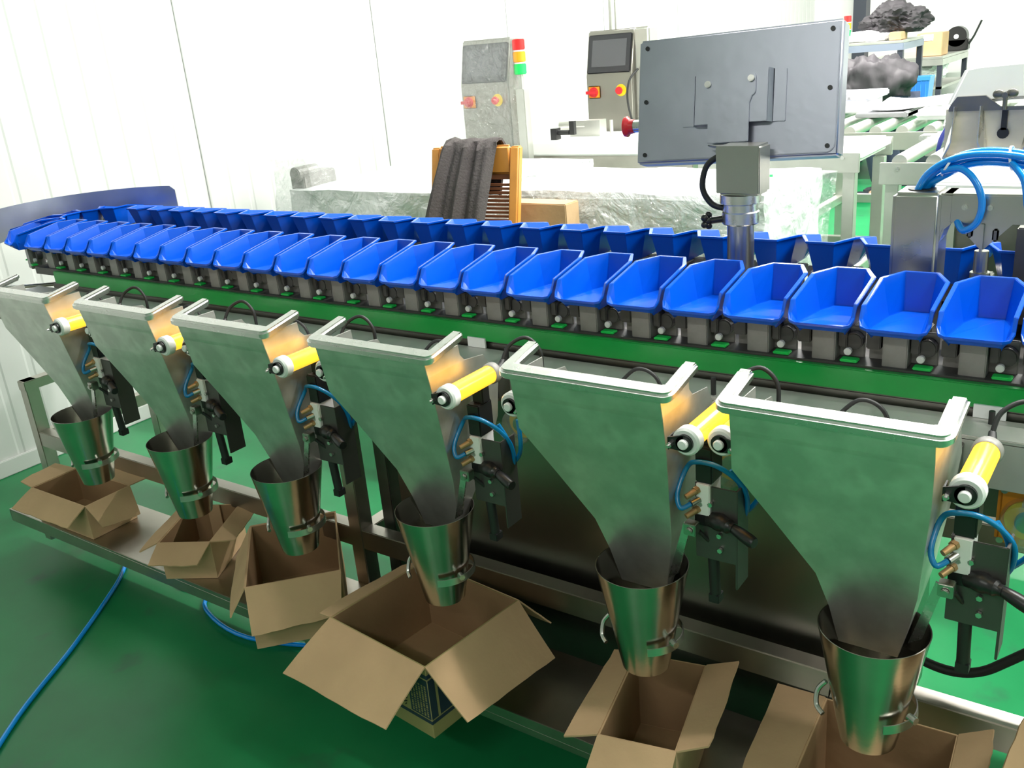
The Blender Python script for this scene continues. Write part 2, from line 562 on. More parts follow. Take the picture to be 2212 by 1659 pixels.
# curved end guard
CX, CY = -2.58, 1.505
R = 0.30
b = MB()
lo, hi = [], []
for i in range(41):
    a = math.radians(2 + 168 * i / 40)
    x, yy = CX - R * math.sin(a), CY + R * math.cos(a)
    e = 0.012 if i in (0, 40) else 0.0
    lo.append((x, yy, 0.862 + e)); hi.append((x, yy, 0.957 - e))
loops = [lo, hi]
b.loft(loops, closed=False, cap=False)
eg = b.build('end_guard', 'bsteel', solid=0.002, smooth=True)
eg.parent = mach
eg.matrix_parent_inverse = Matrix.Translation(mach.location).inverted()
b = MB()
for a in (35, 90, 150):
    ar = math.radians(a)
    x, yy = CX - (R - 0.0) * math.sin(ar), CY + R * math.cos(ar)
    b.tube([(x, yy, 0.87), (x, yy, 0.76), (CX - 0.1 * math.sin(ar), CY + 0.1 * math.cos(ar), 0.74)], 0.006, smooth=False)
mpart(b, 'guard_bracket', 'steel')

# ------------------------------------------------------------------ blue trays on their carriers
def tray_mesh():
    half = [(-0.034, 0.0, -0.044), (-0.0435, 0.003, -0.042), (-0.0474, 0.011, -0.034), (-0.0474, 0.021, -0.017), (-0.0474, 0.112, 0.0), (-0.0245, 0.160, 0.0)]
    inn = [(-0.033, 0.0025, -0.0448), (-0.0405, 0.006, -0.0425), (-0.0425, 0.013, -0.034), (-0.0415, 0.025, -0.0168), (-0.0415, 0.109, -0.0004), (-0.0215, 0.154, -0.0004)]
    fl = [(-0.031, 0.005, -0.0475), (-0.0345, 0.010, -0.0485), (-0.0350, 0.018, -0.0495), (-0.0335, 0.035, -0.051), (-0.0300, 0.104, -0.055), (-0.0170, 0.138, -0.055)]
    lpo = [(-0.034, 0.0002, -0.048), (-0.0433, 0.0035, -0.046), (-0.0472, 0.0112, -0.038), (-0.0472, 0.0212, -0.021), (-0.0472, 0.112, -0.004), (-0.0244, 0.160, -0.004)]
    out = [(-0.033, 0.006, -0.050), (-0.0405, 0.009, -0.048), (-0.0430, 0.016, -0.039), (-0.0425, 0.026, -0.0215), (-0.0425, 0.110, -0.0045), (-0.0222, 0.1555, -0.0045)]
    bot = [(-0.030, 0.010, -0.0555), (-0.0325, 0.014, -0.057), (-0.0320, 0.020, -0.062), (-0.0315, 0.036, -0.063), (-0.0280, 0.103, -0.064), (-0.0155, 0.137, -0.064)]
    mir = lambda h: h + [(-x, y_, z_) for x, y_, z_ in reversed(h)]
    b_ = MB()
    b_.loft([mir(fl), mir(inn), mir(half), mir(lpo), mir(out), mir(bot)], closed=True, cap=True)
    return b_


TZ = 0.93
tb = tray_mesh()
tray0 = tb.build('tray', 'blue', bevel=0.0007, seg=2)
b = MB(); b.box(-0.047, 0.047, 0.072, 0.077, -0.126, -0.064); b.box(-0.030, 0.030, 0.077, 0.12, -0.068, -0.064)
b.box(-0.022, 0.012, 0.044, 0.072, -0.124, -0.064)
car = b.build('carrier_plate', 'gplas', bevel=0.0015); car.parent = tray0
b = MB(); b.box(0.014, 0.026, 0.052, 0.072, -0.092, -0.068); b.cyl((0.034, 0.058, -0.084), (0.034, 0.073, -0.084), 0.013, n=18)
blk = b.build('latch_block', 'dgrey', bevel=0.0015); blk.parent = tray0
b = MB(); b.box(-0.046, -0.026, 0.050, 0.072, -0.090, -0.066); b.build('stop_block', 'dgrey', tray0, bevel=0.0015)
b = MB(); b.cyl((0.028, 0.050, -0.098), (0.028, 0.058, -0.098), 0.0055, n=16)
rl = b.build('roller', 'wplas', bevel=0.001, smooth=True); rl.parent = tray0
b = MB(); b.box(0.020, 0.045, 0.040, 0.056, -0.1105, -0.1065)
gp = b.build('guide_pad', 'gpad', bevel=0.0012); gp.parent = tray0
KIDS = kidmap()


def place_tray(x, yy, rz, label, group, first=[True]):
    if first[0]:
        o = tray0
        first[0] = False
    else:
        o = copy_tree(tray0)
    o.location = (x, yy, TZ)
    o.rotation_euler = (0, 0, rz)
    tag(o, label, 'tray', group)
    return o


GN = 'blue scoop trays along the near side of the conveyor'
GF = 'blue scoop trays along the far side of the conveyor'
for i in range(-1, 24):
    x = -0.2 - 0.1 * i
    n = i + 1
    if n == 0:
        lab = 'blue scoop tray cut to a sliver by the right edge, in the near row'
    elif n == 1:
        lab = 'rightmost full blue scoop tray in the near row, its floor seen from above'
    else:
        lab = 'blue scoop tray in the near row, %s full one counted from the right edge' % ORD[n]
    place_tray(x, 1.268, 0, lab, GN)
for k_ in range(0, 27):
    x = -2.5 + 0.1 * k_
    if x > 0.05:
        break
    if k_ == 0:
        lab = 'leftmost blue scoop tray of the straight far row, beside the curved end guard'
    else:
        lab = 'blue scoop tray in the far row, %s counted from the curved end guard' % ORD[k_ + 1]
    place_tray(x, 1.742, PI, lab, GF)
names = ['nearest the near row', 'second round', 'middle one, pointing at the wall', 'fourth round', 'nearest the far row']
for j, deg in enumerate((16, 50, 84, 118, 152)):
    a = math.radians(deg)
    # path radius 0.155 at the tray's middle; lip radius 0.237
    cx = CX - 0.237 * math.sin(a)
    cy = CY - 0.237 * math.cos(a)
    place_tray(cx, cy, -a, 'blue scoop tray on the left-hand turn, ' + names[j], 'blue scoop trays rounding the left end')

# ------------------------------------------------------------------ discharge hoppers
hop = thing('discharge_hopper', '', 'hopper', (0, 0, 0), 0, 'steel discharge hoppers hanging along the near side')


def hp(mb, name, m, parent=None, **kw):
    return mb.build(name, m, parent or hop, **kw)


# body
lev = [(0.020, 0.257, 0.853, 0.002, 0.088), (0.0195, 0.257, 0.835, 0.0055, 0.090), (0.019, 0.257, 0.824, 0.008, 0.100), (0.0188, 0.2565, 0.817, 0.010, 0.150),
       (0.015, 0.254, 0.762, 0.022, 0.188), (0.064, 0.247, 0.692, 0.0395, 0.186), (0.115, 0.240, 0.618, 0.057, 0.150), (0.130, 0.230, 0.565, 0.0695, 0.116), (0.140, 0.216, 0.505, 0.0835, 0.100)]
b = MB()
V = b.bm.verts
fl_, fr_, bl_, br_ = [], [], [], []
for (xl, xr, z, yf, yb) in lev:
    fl_.append(V.new((xl, yf, z))); fr_.append(V.new((xr, yf, z)))
    bl_.append(V.new((xl, yb, z))); br_.append(V.new((xr, yb, z)))
for i in range(len(lev) - 1):
    b.bm.faces.new((fl_[i], fr_[i], fr_[i + 1], fl_[i + 1]))
    b.bm.faces.new((fr_[i], br_[i], br_[i + 1], fr_[i + 1]))
    b.bm.faces.new((bl_[i], fl_[i], fl_[i + 1], bl_[i + 1]))
    if i >= 4:
        b.bm.faces.new((br_[i], bl_[i], bl_[i + 1], br_[i + 1]))
hp(b, 'hopper_body', 'hopper', solid=0.0012, bevel=0.0006)
# rim flange: U of folded edge, rising to the rear
def zr(y_):
    return 0.862 + 0.20 * y_


U = []
def arc(cx_, cy_, r_, a0, a1, n_=6):
    return [(cx_ + r_ * math.cos(math.radians(a0 + (a1 - a0) * i / n_)), cy_ + r_ * math.sin(math.radians(a0 + (a1 - a0) * i / n_))) for i in range(n_ + 1)]


U += [(0.0, 0.084), (0.0, 0.016)] + arc(0.016, 0.012, 0.016, 180, 270)[1:] + arc(0.259, 0.012, 0.016, 270, 360) + [(0.275, 0.084), (0.253, 0.084), (0.253, 0.022)] \
     + [(0.022, 0.022), (0.022, 0.084)]
b = MB()
n_ = len(U)
top = [b.bm.verts.new((x, y_, zr(y_))) for x, y_ in U]
bot = [b.bm.verts.new((x, y_, zr(y_) - 0.0145)) for x, y_ in U]
for i in range(n_):
    b.bm.faces.new((top[i], top[(i + 1) % n_], bot[(i + 1) % n_], bot[i]))
# top and bottom as quads: left arm, front, right arm
na = 1 + 1 + 6
idx = {k2: v2 for k2, v2 in enumerate(top)}
b.bm.faces.new(top[::-1]); b.bm.faces.new(bot)
hp(b, 'rim_flange', 'rim', bevel=0.004, seg=3, smooth=True)
# outlet cup
ccx, ccy = 0.191, 0.057
b = MB()
b.lathe((ccx, ccy, 0), [(0.0685, 0.562), (0.036, 0.388), (0.0352, 0.388), (0.0672, 0.562), (0.0685, 0.562)], n=56)
cup = hp(b, 'outlet_cup', 'cup', smooth=True)
b = MB()
b.lathe((ccx + 0.004, ccy, 0), [(0.0545, 0.452), (0.0555, 0.440), (0.0540, 0.440), (0.0530, 0.452), (0.0545, 0.452)], n=44, arc=math.radians(255), start=math.radians(-62))
hp(b, 'clamp_hoop', 'steel', cup, smooth=True)
b = MB()
b.tube([(ccx - 0.055, ccy - 0.008, 0.462), (ccx - 0.064, ccy - 0.012, 0.448), (ccx - 0.063, ccy - 0.02, 0.430), (ccx - 0.052, ccy - 0.028, 0.424)], 0.0035, n=8)
hp(b, 'hook', 'steel', cup, smooth=True)
b = MB(); b.cyl((ccx + 0.052, ccy - 0.014, 0.452), (ccx + 0.062, ccy - 0.02, 0.452), 0.005, n=12)
hp(b, 'bolt', 'rim', cup)
# gate lever with clevis
b = MB(); b.prism([(0.258, 0.060, 0.645), (0.268, 0.060, 0.640), (0.248, 0.060, 0.560), (0.232, 0.060, 0.548)],
                  [(0.258, 0.063, 0.645), (0.268, 0.063, 0.640), (0.248, 0.063, 0.560), (0.232, 0.063, 0.548)])
lv = hp(b, 'gate_lever', 'rim')
b = MB(); b.box(0.262, 0.280, 0.050, 0.066, 0.632, 0.650); b.cyl((0.271, 0.046, 0.640), (0.271, 0.050, 0.640), 0.0055, n=12)
hp(b, 'clevis', 'steel', lv, bevel=0.0012)
# mounting bracket plate and cylinder
b = MB(); b.box(0.268, 0.330, 0.078, 0.081, 0.585, 0.700); b.box(0.327, 0.330, 0.078, 0.118, 0.545, 0.700); b.box(0.268, 0.29, 0.081, 0.118, 0.697, 0.700)
hp(b, 'bracket_plate', 'dbr', bevel=0.0008)
b = MB(); b.cyl((0.292, 0.090, 0.520), (0.290, 0.086, 0.605), 0.008, n=16); b.cyl((0.290, 0.086, 0.605), (0.278, 0.066, 0.634), 0.003)
b.box(0.284, 0.300, 0.082, 0.100, 0.510, 0.524)
hp(b, 'air_cylinder', 'rubber', bevel=0.001, smooth=True)
b = MB()
for (x, z) in ((0.292, 0.674), (0.305, 0.628), (0.306, 0.605), (0.278, 0.672)):
    b.cyl((x, 0.077, z), (x, 0.072, z), 0.0038, n=6)
hp(b, 'bolt_set', 'rim')
# air valve
b = MB(); b.box(0.272, 0.292, 0.072, 0.112, 0.656, 0.704)
vb = hp(b, 'air_valve', 'wplas', bevel=0.0012)
b = MB(); b.box(0.270, 0.295, 0.075, 0.112, 0.704, 0.758); b.box(0.276, 0.298, 0.085, 0.105, 0.758, 0.79)
hp(b, 'solenoid_coil', 'black', vb, bevel=0.002)
for z in (0.694, 0.664):
    b = MB(); b.cyl((0.274, 0.072, z), (0.264, 0.056, z - 0.006), 0.0048, 0.0040, n=12); b.cyl((0.274, 0.074, z + 0.0005), (0.272, 0.069, z - 0.001), 0.0062, n=6)
    hp(b, 'muffler', 'brass', vb, smooth=True)
b = MB(); b.cyl((0.276, 0.074, 0.679), (0.269, 0.062, 0.676), 0.0055, n=12)
hp(b, 'hose_fitting', 'steel', vb, smooth=True)
b = MB()
b.box(0.268, 0.300, 0.076, 0.100, 0.638, 0.656)
b.tube([(0.290, 0.082, 0.648), (0.302, 0.076, 0.650), (0.318, 0.070, 0.650), (0.330, 0.066, 0.650)], lambda t: [0.012, 0.013, 0.0105, 0.0075][min(3, int(t * 3.99))], n=14, sub=4)
b.tube([(0.326, 0.068, 0.650), (0.340, 0.062, 0.648), (0.358, 0.056, 0.643), (0.364, 0.054, 0.642)], lambda t: 0.0058 + 0.003 * math.sin(PI * min(1, t * 0.85)), n=14, sub=4)
hp(b, 'lever_handle', 'black', vb, smooth=True)
b = MB()
b.tube([(0.269, 0.062, 0.676), (0.258, 0.052, 0.672), (0.250, 0.060, 0.690), (0.256, 0.080, 0.722), (0.276, 0.070, 0.738), (0.300, 0.075, 0.735), (0.320, 0.09, 0.715), (0.333, 0.10, 0.69), (0.33, 0.11, 0.655), (0.31, 0.12, 0.62), (0.30, 0.13, 0.58)], 0.0036, n=10)
b.tube([(0.312, 0.10, 0.72), (0.326, 0.105, 0.69), (0.318, 0.115, 0.655), (0.305, 0.12, 0.62)], 0.0036, n=10)
b.tube([(0.345, 0.11, 0.73), (0.35, 0.105, 0.69), (0.335, 0.115, 0.66), (0.305, 0.12, 0.63)], 0.0036, n=10)
hh = hp(b, 'air_hose', 'hose', vb, smooth=True)


def lamp(xc, z, y0, L_, side, name='signal_lamp'):
    b_ = MB(); b_.cyl((xc, y0 + 0.018, z), (xc, y0 + L_ - 0.012, z), 0.0150, n=28)
    t = hp(b_, name, 'lamp', smooth=True)
    b_ = MB(); b_.lathe((xc, y0, z), [(0.0, 0.0), (0.0165, 0.0), (0.0192, -0.003), (0.0192, -0.016), (0.017, -0.019), (0.0, -0.019)], n=32, axis='y')
    hp(b_, 'lamp_cap', 'wplas', t, smooth=True)
    b_ = MB(); b_.lathe((xc, y0 + L_ - 0.014, z), [(0.0, 0.0), (0.0155, 0.0), (0.0175, -0.003), (0.0175, -0.012), (0.0, -0.014)], n=28, axis='y')
    hp(b_, 'rear_cap', 'gplas', t, smooth=True)
    b_ = MB()
    b_.cyl((xc, y0 - 0.0045, z), (xc, y0 + 0.001, z), 0.0118, n=28)
    bx = xc - side * 0.021
    b_.prism([(xc, y0 - 0.0045, z + 0.0115), (bx, y0 - 0.0045, z + 0.006), (bx, y0 - 0.0045, z - 0.010), (xc, y0 - 0.0045, z - 0.0115)],
             [(xc, y0 - 0.0010, z + 0.0115), (bx, y0 - 0.0010, z + 0.006), (bx, y0 - 0.0010, z - 0.010), (xc, y0 - 0.0010, z - 0.0115)])
    b_.box(min(bx, bx - side * 0.002), max(bx, bx - side * 0.002), y0 - 0.0045, y0 + 0.016, z - 0.012, z + 0.006)
    hp(b_, 'lamp_bracket', 'black', t, bevel=0.0006)
    b_ = MB(); b_.lathe((xc, y0 - 0.0045, z), [(0.0068, 0.0), (0.0068, 0.004), (0.0055, 0.0055), (0.0, 0.0058)], n=24, axis='y')
    hp(b_, 'cap_plug', 'wplas', t, smooth=True)
    b_ = MB(); b_.cyl((bx + side * 0.003, y0 - 0.0045, z - 0.003), (bx + side * 0.003, y0 - 0.0105, z - 0.003), 0.0038, n=6)
    b_.cyl((bx + side * 0.003, y0 - 0.0105, z - 0.003), (bx + side * 0.003, y0 - 0.015, z - 0.003), 0.0022, n=10)
    hp(b_, 'bolt', 'rim', t)
    return t


lamp(0.291, 0.7975, 0.002, 0.128, 1)
lamp(-0.003, 0.792, 0.030, 0.108, -1)
# black cable from the rear of the right lamp, looping over the trough
b = MB()
b.tube([(0.291, 0.128, 0.7975), (0.292, 0.145, 0.800), (0.290, 0.158, 0.808)], lambda t: 0.0075 - 0.003 * t, n=12)
b.tube([(0.290, 0.155, 0.806), (0.296, 0.170, 0.830), (0.320, 0.185, 0.842), (0.342, 0.190, 0.822), (0.345, 0.190, 0.785), (0.342, 0.195, 0.72)], 0.0032, n=10)
hp(b, 'lamp_cable', 'rubber', smooth=True)
b = MB()
b.tube([(0.085, 0.165, 0.765), (0.10, 0.175, 0.790)], lambda t: 0.0075 - 0.003 * t, n=12, smooth=False)
b.tube([(0.10, 0.175, 0.790), (0.125, 0.185, 0.814), (0.152, 0.19, 0.806), (0.165, 0.193, 0.775), (0.168, 0.196, 0.72)], 0.0030, n=10)
hp(b, 'sensor_cable', 'rubber', smooth=True)
# cross bar that hangs the hopper on the ledge
b = MB(); b.box(0.022, 0.250, 0.190, 0.2245, 0.722, 0.760)
hp(b, 'hanger_bar', 'dsteel', bevel=0.001)
KIDS = kidmap()
HX = [-2.246, -1.873, -1.539, -1.168, -0.772, -0.442]
HL = ['steel hopper at the left edge of the photo, its cup over the farthest box',
      'steel hopper second from the left, its cup over the small narrow box',
      'steel hopper third from the left, its cup over the turned cardboard box',
      'steel hopper fourth from the left, its cup over the largest box with printed sides',
      'steel hopper second from the right, its cup over the narrow box by the lower edge',
      'nearest and largest steel hopper, at the right of the photo with many smudges']
for i, x in enumerate(HX):
    o = hop if i == 0 else copy_tree(hop)
    o.location = (x, 1.0, 0)
    o['label'] = HL[i]

# ------------------------------------------------------------------ push-button stations
def station(name, label, cx_, y_, cz_, r, boxmat, boxw):
    t = thing(name, label, 'push button', (cx_, y_, cz_), 0, 'push-button stations under the conveyor')
    b_ = MB(); b_.box(-boxw, boxw, 0.0, 0.055, -boxw * 1.15, boxw * 1.15)
    b_.build('housing', boxmat, t, bevel=0.006, seg=3, smooth=True)
    b_ = MB(); b_.lathe((0, 0, 0), [(0.014, 0.006), (r * 0.86, 0.005), (r * 0.86, 0.0), (0.014, 0.0), (0.014, 0.006)], n=32, axis='y')
    b_.build('button_ring', 'yellow', t, smooth=True)
    b_ = MB(); b_.lathe((0, 0, 0), [(0.0, 0.018), (0.012, 0.017), (0.014, 0.014), (0.014, 0.0)], n=24, axis='y')
    b_.build('button', 'gbtn', t, smooth=True)
    b_ = MB(); b_.lathe((0, 0, 0), [(r, 0.0), (r, 0.018), (r * 0.93, 0.025), (0.0, 0.027)], n=32, axis='y')
    b_.box(-0.006, 0.006, -0.025, -0.004, r * 0.9, r * 1.12); b_.box(-0.006, 0.006, -0.025, -0.004, -r * 1.12, -r * 0.9)
    b_.build('clear_cover', 'clear', t, smooth=True)
    b_ = MB()
    for sx in (-1, 1):
        for sz in (-1, 1):
            b_.cyl((sx * boxw * 0.8, 0.001, sz * boxw * 0.98), (sx * boxw * 0.8, -0.002, sz * boxw * 0.98), 0.0045, n=12)
    b_.build('screw_set', 'steel', t)
    b_ = MB(); b_.tube([(-boxw * 0.5, 0.03, boxw * 1.1), (-boxw * 0.8, 0.03, boxw * 1.5), (-boxw * 1.4, 0.02, boxw * 1.7), (-boxw * 1.5, 0.02, 0.10 + boxw)], 0.004, n=8)
    b_.build('cable', 'rubber', t, smooth=True)
    b_ = MB(); b_.box(-boxw * 0.9, boxw * 0.9, 0.055, 1.345 - y_, -0.02, 0.02)
    b_.build('mount_plate', 'dsteel', t)
    return t


station('push_button', 'orange box with green button under a clear round cover at the right edge', -0.113, 1.255, 0.650, 0.032, 'orange', 0.038)
station('push_button', 'yellow-ringed button under a clear cover, partly behind the nearest hopper', -0.505, 1.215, 0.672, 0.032, 'black', 0.026)
station('push_button', 'yellow-ringed button under a clear cover, left of the second hopper from the right', -0.888, 1.215, 0.674, 0.032, 'black', 0.026)

# ------------------------------------------------------------------ cardboard boxes
def carton(label, p, flaps, zb=0.1505, extra=None, out='card', t=0.0035):
    """p = centre x, y, yaw, width, depth, rim height; flaps: side -> (angle, (uA, vA), (uB, vB), bend)"""
    cx_, cy_, yaw, w_, d_, zt = p
    h_ = zt - zb
    r_ = thing('cardboard_box', label, 'cardboard box', (cx_, cy_, zb), yaw, 'open cardboard boxes under the hoppers')
    xo, yo = w_ / 2, d_ / 2
    b_ = MB()
    o4 = [(-xo, -yo), (-xo, yo), (xo, yo), (xo, -yo)]
    i4 = [(-xo + t, -yo + t), (-xo + t, yo - t), (xo - t, yo - t), (xo - t, -yo + t)]
    b_.loft([[(x, y_, 0) for x, y_ in o4], [(x, y_, h_) for x, y_ in o4], [(x, y_, h_) for x, y_ in i4], [(x, y_, t) for x, y_ in i4]], True, True)
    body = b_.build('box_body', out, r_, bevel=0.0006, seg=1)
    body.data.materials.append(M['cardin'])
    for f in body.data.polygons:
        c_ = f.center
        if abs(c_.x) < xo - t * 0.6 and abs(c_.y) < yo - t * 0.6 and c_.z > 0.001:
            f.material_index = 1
    for s_, fd in flaps.items():
        ang, ua, ub = fd[:3]
        bend = fd[3] if len(fd) > 3 else 0.0
        A = Vector((*o4[s_], h_)); B = Vector((*o4[(s_ + 1) % 4], h_))
        L_ = (B - A).length
        hdir = (B - A).normalized()
        od = hdir.cross(Vector((0, 0, 1)))
        if od.dot(A) < 0:
            od = -od
        a_ = math.radians(ang)
        vd = od * math.cos(a_) + Vector((0, 0, 1)) * math.sin(a_)
        nd = od * -math.sin(a_) + Vector((0, 0, 1)) * math.cos(a_)
        b_ = MB()
        NU, NV = 9, 6
        rng = random.Random(s_ * 31 + int(w_ * 1000))
        gt, gb = [], []
        for j in range(NV + 1):
            rt, rb = [], []
            tv = j / NV
            for i in range(NU + 1):
                tu = i / NU
                ue = ua[0] * (1 - tu) + ub[0] * tu
                ve = ua[1] * (1 - tu) + ub[1] * tu
                u_ = (L_ * tu) * (1 - tv) + ue * tv if fd[-1] != 'x' else ue
                v_ = ve * tv
                if j == NV:
                    v_ += rng.uniform(-0.0012, 0.0012)
                P = A + hdir * u_ + vd * v_ + nd * (bend * tv * tv + 0.0022 * math.sin(tu * 5 + s_) * tv + rng.uniform(-0.0005, 0.0005) * tv)
                rt.append(P + nd * 0.0015); rb.append(P - nd * 0.0015)
            gt.append(rt); gb.append(rb)
        rows = []
        for j in range(NV + 1):
            rows.append([b_.bm.verts.new(q) for q in gt[j]] + [b_.bm.verts.new(q) for q in gb[j][::-1]])
        n2 = len(rows[0])
        for j in range(NV):
            for i in range(n2):
                b_.bm.faces.new((rows[j][i], rows[j][(i + 1) % n2], rows[j + 1][(i + 1) % n2], rows[j + 1][i]))
        for rr in (rows[0], rows[-1]):
            for i in range(NU):
                b_.bm.faces.new((rr[i], rr[i + 1], rr[n2 - 2 - i], rr[n2 - 1 - i]))
        b_.build('flap', 'card', r_, smooth=True)
    return r_, xo, yo, h_


carton('small open cardboard box at the far left end of the shelf', (-2.3723, 1.1637, 0.0092, 0.2574, 0.1345, 0.249),
       {0: (2, (0.005, 0.065), (0.125, 0.093)), 1: (-3, (0.002, 0.045), (0.253, 0.067)), 2: (-52, (0.020, 0.085), (0.125, 0.072)), 3: (-26, (-0.004, 0.069), (0.259, 0.073), -0.004)})
r2, xo, yo, h_ = carton('narrow open cardboard box under the second hopper, long flaps spread sideways', (-1.8742, 1.1829, 0.5055, 0.1307, 0.1907, 0.2494),
       {0: (-20, (-0.014, 0.046), (0.197, 0.055)), 2: (-8, (0.009, 0.050), (0.175, 0.052)), 3: (-15, (0.007, 0.071), (0.126, 0.071), -0.004)})
b = MB(); b.box(-0.018, 0.014, yo - 0.012, yo - 0.008, 0.006, h_ + 0.004, Matrix.Rotation(0.0, 4, 'Z')); fl = b.build('inner_flap', 'card', r2)
r3, xo, yo, h_ = carton('turned cardboard box under the third hopper, one flap hanging down at its left', (-1.4918, 1.149, 0.8266, 0.1955, 0.2709, 0.300),
       {0: (-58, (0.0, 0.075), (0.275, 0.085)), 3: (-62, (0.012, 0.090), (0.193, 0.098), 0.004), 1: (-30, (0.0, 0.03), (0.19, 0.03))})
r4, xo, yo, h_ = carton('largest open cardboard box with printed blue bands, hanging over the shelf front', (-1.0747, 1.0991, -0.1114, 0.2603, 0.2455, 0.3025),
       {0: (-14, (0.005, 0.045), (0.218, 0.040)), 1: (-52, (0.002, 0.06), (0.29, 0.09)), 2: (-47, (0.011, 0.124), (0.238, 0.116), 0.006), 3: (-25, (-0.007, 0.119), (0.267, 0.128), -0.006)},
       out='cardol')
# printing on the two front sides of the largest box (front = local -y, right = local +x)
def band(side, u0, u1, z0, z1, m, name, off=0.0006):
    b_ = MB()
    if side == 'f':
        b_.box(-xo + u0, -xo + u1, -yo - off, -yo + 0.0005, z0, z1)
    else:
        b_.box(xo - 0.0005, xo + off, -yo + u0, -yo + u1, z0, z1)
    b_.build(name, m, r4)


W4, D4 = 2 * xo, 2 * yo
band('f', 0.0, W4, 0.030, 0.037, 'navy', 'printed_band'); band('f', 0.0, W4, h_ - 0.026, h_ - 0.018, 'navy', 'printed_band')
band('r', 0.0, D4, 0.030, 0.037, 'navy', 'printed_band'); band('r', 0.0, D4, h_ - 0.026, h_ - 0.018, 'navy', 'printed_band')
band('f', W4 - 0.052, W4 - 0.001, 0.040, h_ - 0.030, 'navy', 'printed_panel'); band('r', 0.001, 0.016, 0.040, h_ - 0.030, 'navy', 'printed_panel')
band('r', 0.022, 0.055, 0.040, h_ - 0.030, 'navy', 'printed_panel')
b = MB()
for k in range(6):  # small rows of print on the panel
    xx = xo - 0.047 + k * 0.0075
    for q in range(14):
        zz = 0.044 + q * 0.0048
        hgt = random.choice((0.0020, 0.0030, 0.0036))
        b.box(xx, xx + 0.0038, -yo - 0.0010, -yo - 0.0004, zz, zz + hgt)
b.build('small_print', 'cardol', r4)
b = MB()  # brushed characters left of the panel
for (x0, z0, x1, z1, wd) in ((-0.078, 0.086, -0.060, 0.092, 0.003), (-0.076, 0.078, -0.058, 0.082, 0.003), (-0.068, 0.070, -0.066, 0.096, 0.003), (-0.074, 0.072, -0.061, 0.060, 0.003),
                             (-0.061, 0.072, -0.076, 0.060, 0.003), (-0.070, 0.050, -0.062, 0.054, 0.002), (-0.068, 0.044, -0.064, 0.048, 0.002)):
    xb = xo + x0 + 0.0; xe = xo + x1
    d = Vector((xe - xb, 0, z1 - z0)).normalized(); nn = Vector((-d.z, 0, d.x)) * wd * 0.5
    a0, a1 = Vector((xb, -yo - 0.001, z0)), Vector((xe, -yo - 0.001, z1))
    b.prism([a0 + nn, a0 - nn, a1 - nn, a1 + nn], [q + Vector((0, 0.0008, 0)) for q in (a0 + nn, a0 - nn, a1 - nn, a1 + nn)])
b.build('printed_characters', 'ink', r4)
carton('narrow open cardboard box below the second hopper from the right, by the lower edge', (-0.5826, 1.0831, 0.2079, 0.1215, 0.2105, 0.300),
       {0: (-15, (-0.004, 0.055), (0.225, 0.045)), 2: (20, (0.004, 0.057), (0.206, 0.050)), 3: (-35, (0.004, 0.066), (0.128, 0.064))})
r6, xo, yo, h_ = carton('open cardboard box under the nearest hopper, cut off by the lower edge', (-0.2525, 1.1487 - 0.03, 0.0622, 0.1895, 0.20, 0.300),
       {0: (-12, (-0.02, 0.070), (0.225, 0.083)), 2: (28, (0.0, 0.05), (0.10, 0.05)), 3: (-30, (0.0, 0.08), (0.18, 0.08))})
carton('cardboard box cut off by the lower right corner, its left flap standing up', (0.10, 1.10, -0.05, 0.22, 0.24, 0.300),
       {0: (35, (-0.01, 0.11), (0.25, 0.10)), 1: (60, (0.0, 0.07), (0.22, 0.07))})

# ------------------------------------------------------------------ hoses on the floor and behind
b = MB()
b.tube([(-1.75, 0.46, 0.006), (-1.93, 0.68, 0.006), (-2.07, 0.90, 0.006), (-2.23, 1.12, 0.006), (-2.34, 1.24, 0.006), (-2.36, 1.34, 0.02), (-2.30, 1.36, 0.006), (-2.20, 1.26, 0.006), (-2.05, 1.20, 0.006),
        (-1.98, 1.24, 0.006), (-1.90, 1.16, 0.006), (-1.70, 1.13, 0.006), (-1.45, 1.22, 0.006), (-1.2, 1.35, 0.006)], 0.0055, n=10)
tag(b.build('air_hose', 'hosel', smooth=True), 'blue air hose lying on the green floor below the shelf', 'hose')
b = MB()
b.tube([(-0.275, 1.338, 0.345), (-0.238, 1.33, 0.332), (-0.195, 1.33, 0.328), (-0.157, 1.33, 0.342), (-0.122, 1.33, 0.374), (-0.06, 1.33, 0.44), (0.0, 1.325, 0.52)], 0.0075, n=12)
b.build('power_cable', 'rubber', smooth=True)
tag(C.objects['power_cable'], 'thick black cable sagging in front of the lit floor at the right edge', 'cable')

# ------------------------------------------------------------------ display on its pole
dp = thing('display', 'grey steel display unit on a round pole, seen from behind', 'display', (-0.6105, 1.505, 0.80))
b = MB(); b.cyl((0, 0, 0), (0, 0, 0.185), 0.0225, n=36); b.build('pole', 'steel', dp, smooth=True)
b = MB(); b.lathe((0, 0, 0), [(0.0, 0.174), (0.029, 0.174), (0.031, 0.176), (0.031, 0.194), (0.029, 0.196), (0.029, 0.208), (0.034, 0.210), (0.034, 0.2245), (0.0, 0.2255)], n=40)
b.build('collar', 'rim', dp, smooth=True)
b = MB(); b.cyl((0, 0, 0), (0, 0, 0.006), 0.045, n=32); b.build('base_flange', 'rim', dp, smooth=True)
b = MB(); b.cyl((-0.028, -0.008, 0.182), (-0.046, -0.016, 0.180), 0.006, n=12)
for k in range(5):
    a = 2 * PI * k / 5
    c0 = Vector((-0.052, -0.018, 0.180))
    b.sphere(c0 + Vector((0.003 * math.cos(a), 0.009 * math.cos(a), 0.010 * math.sin(a))), 0.0062, 10)
b.sphere((-0.052, -0.018, 0.180), 0.009, 12)
b.build('clamp_knob', 'black', dp, smooth=True)
b = MB()
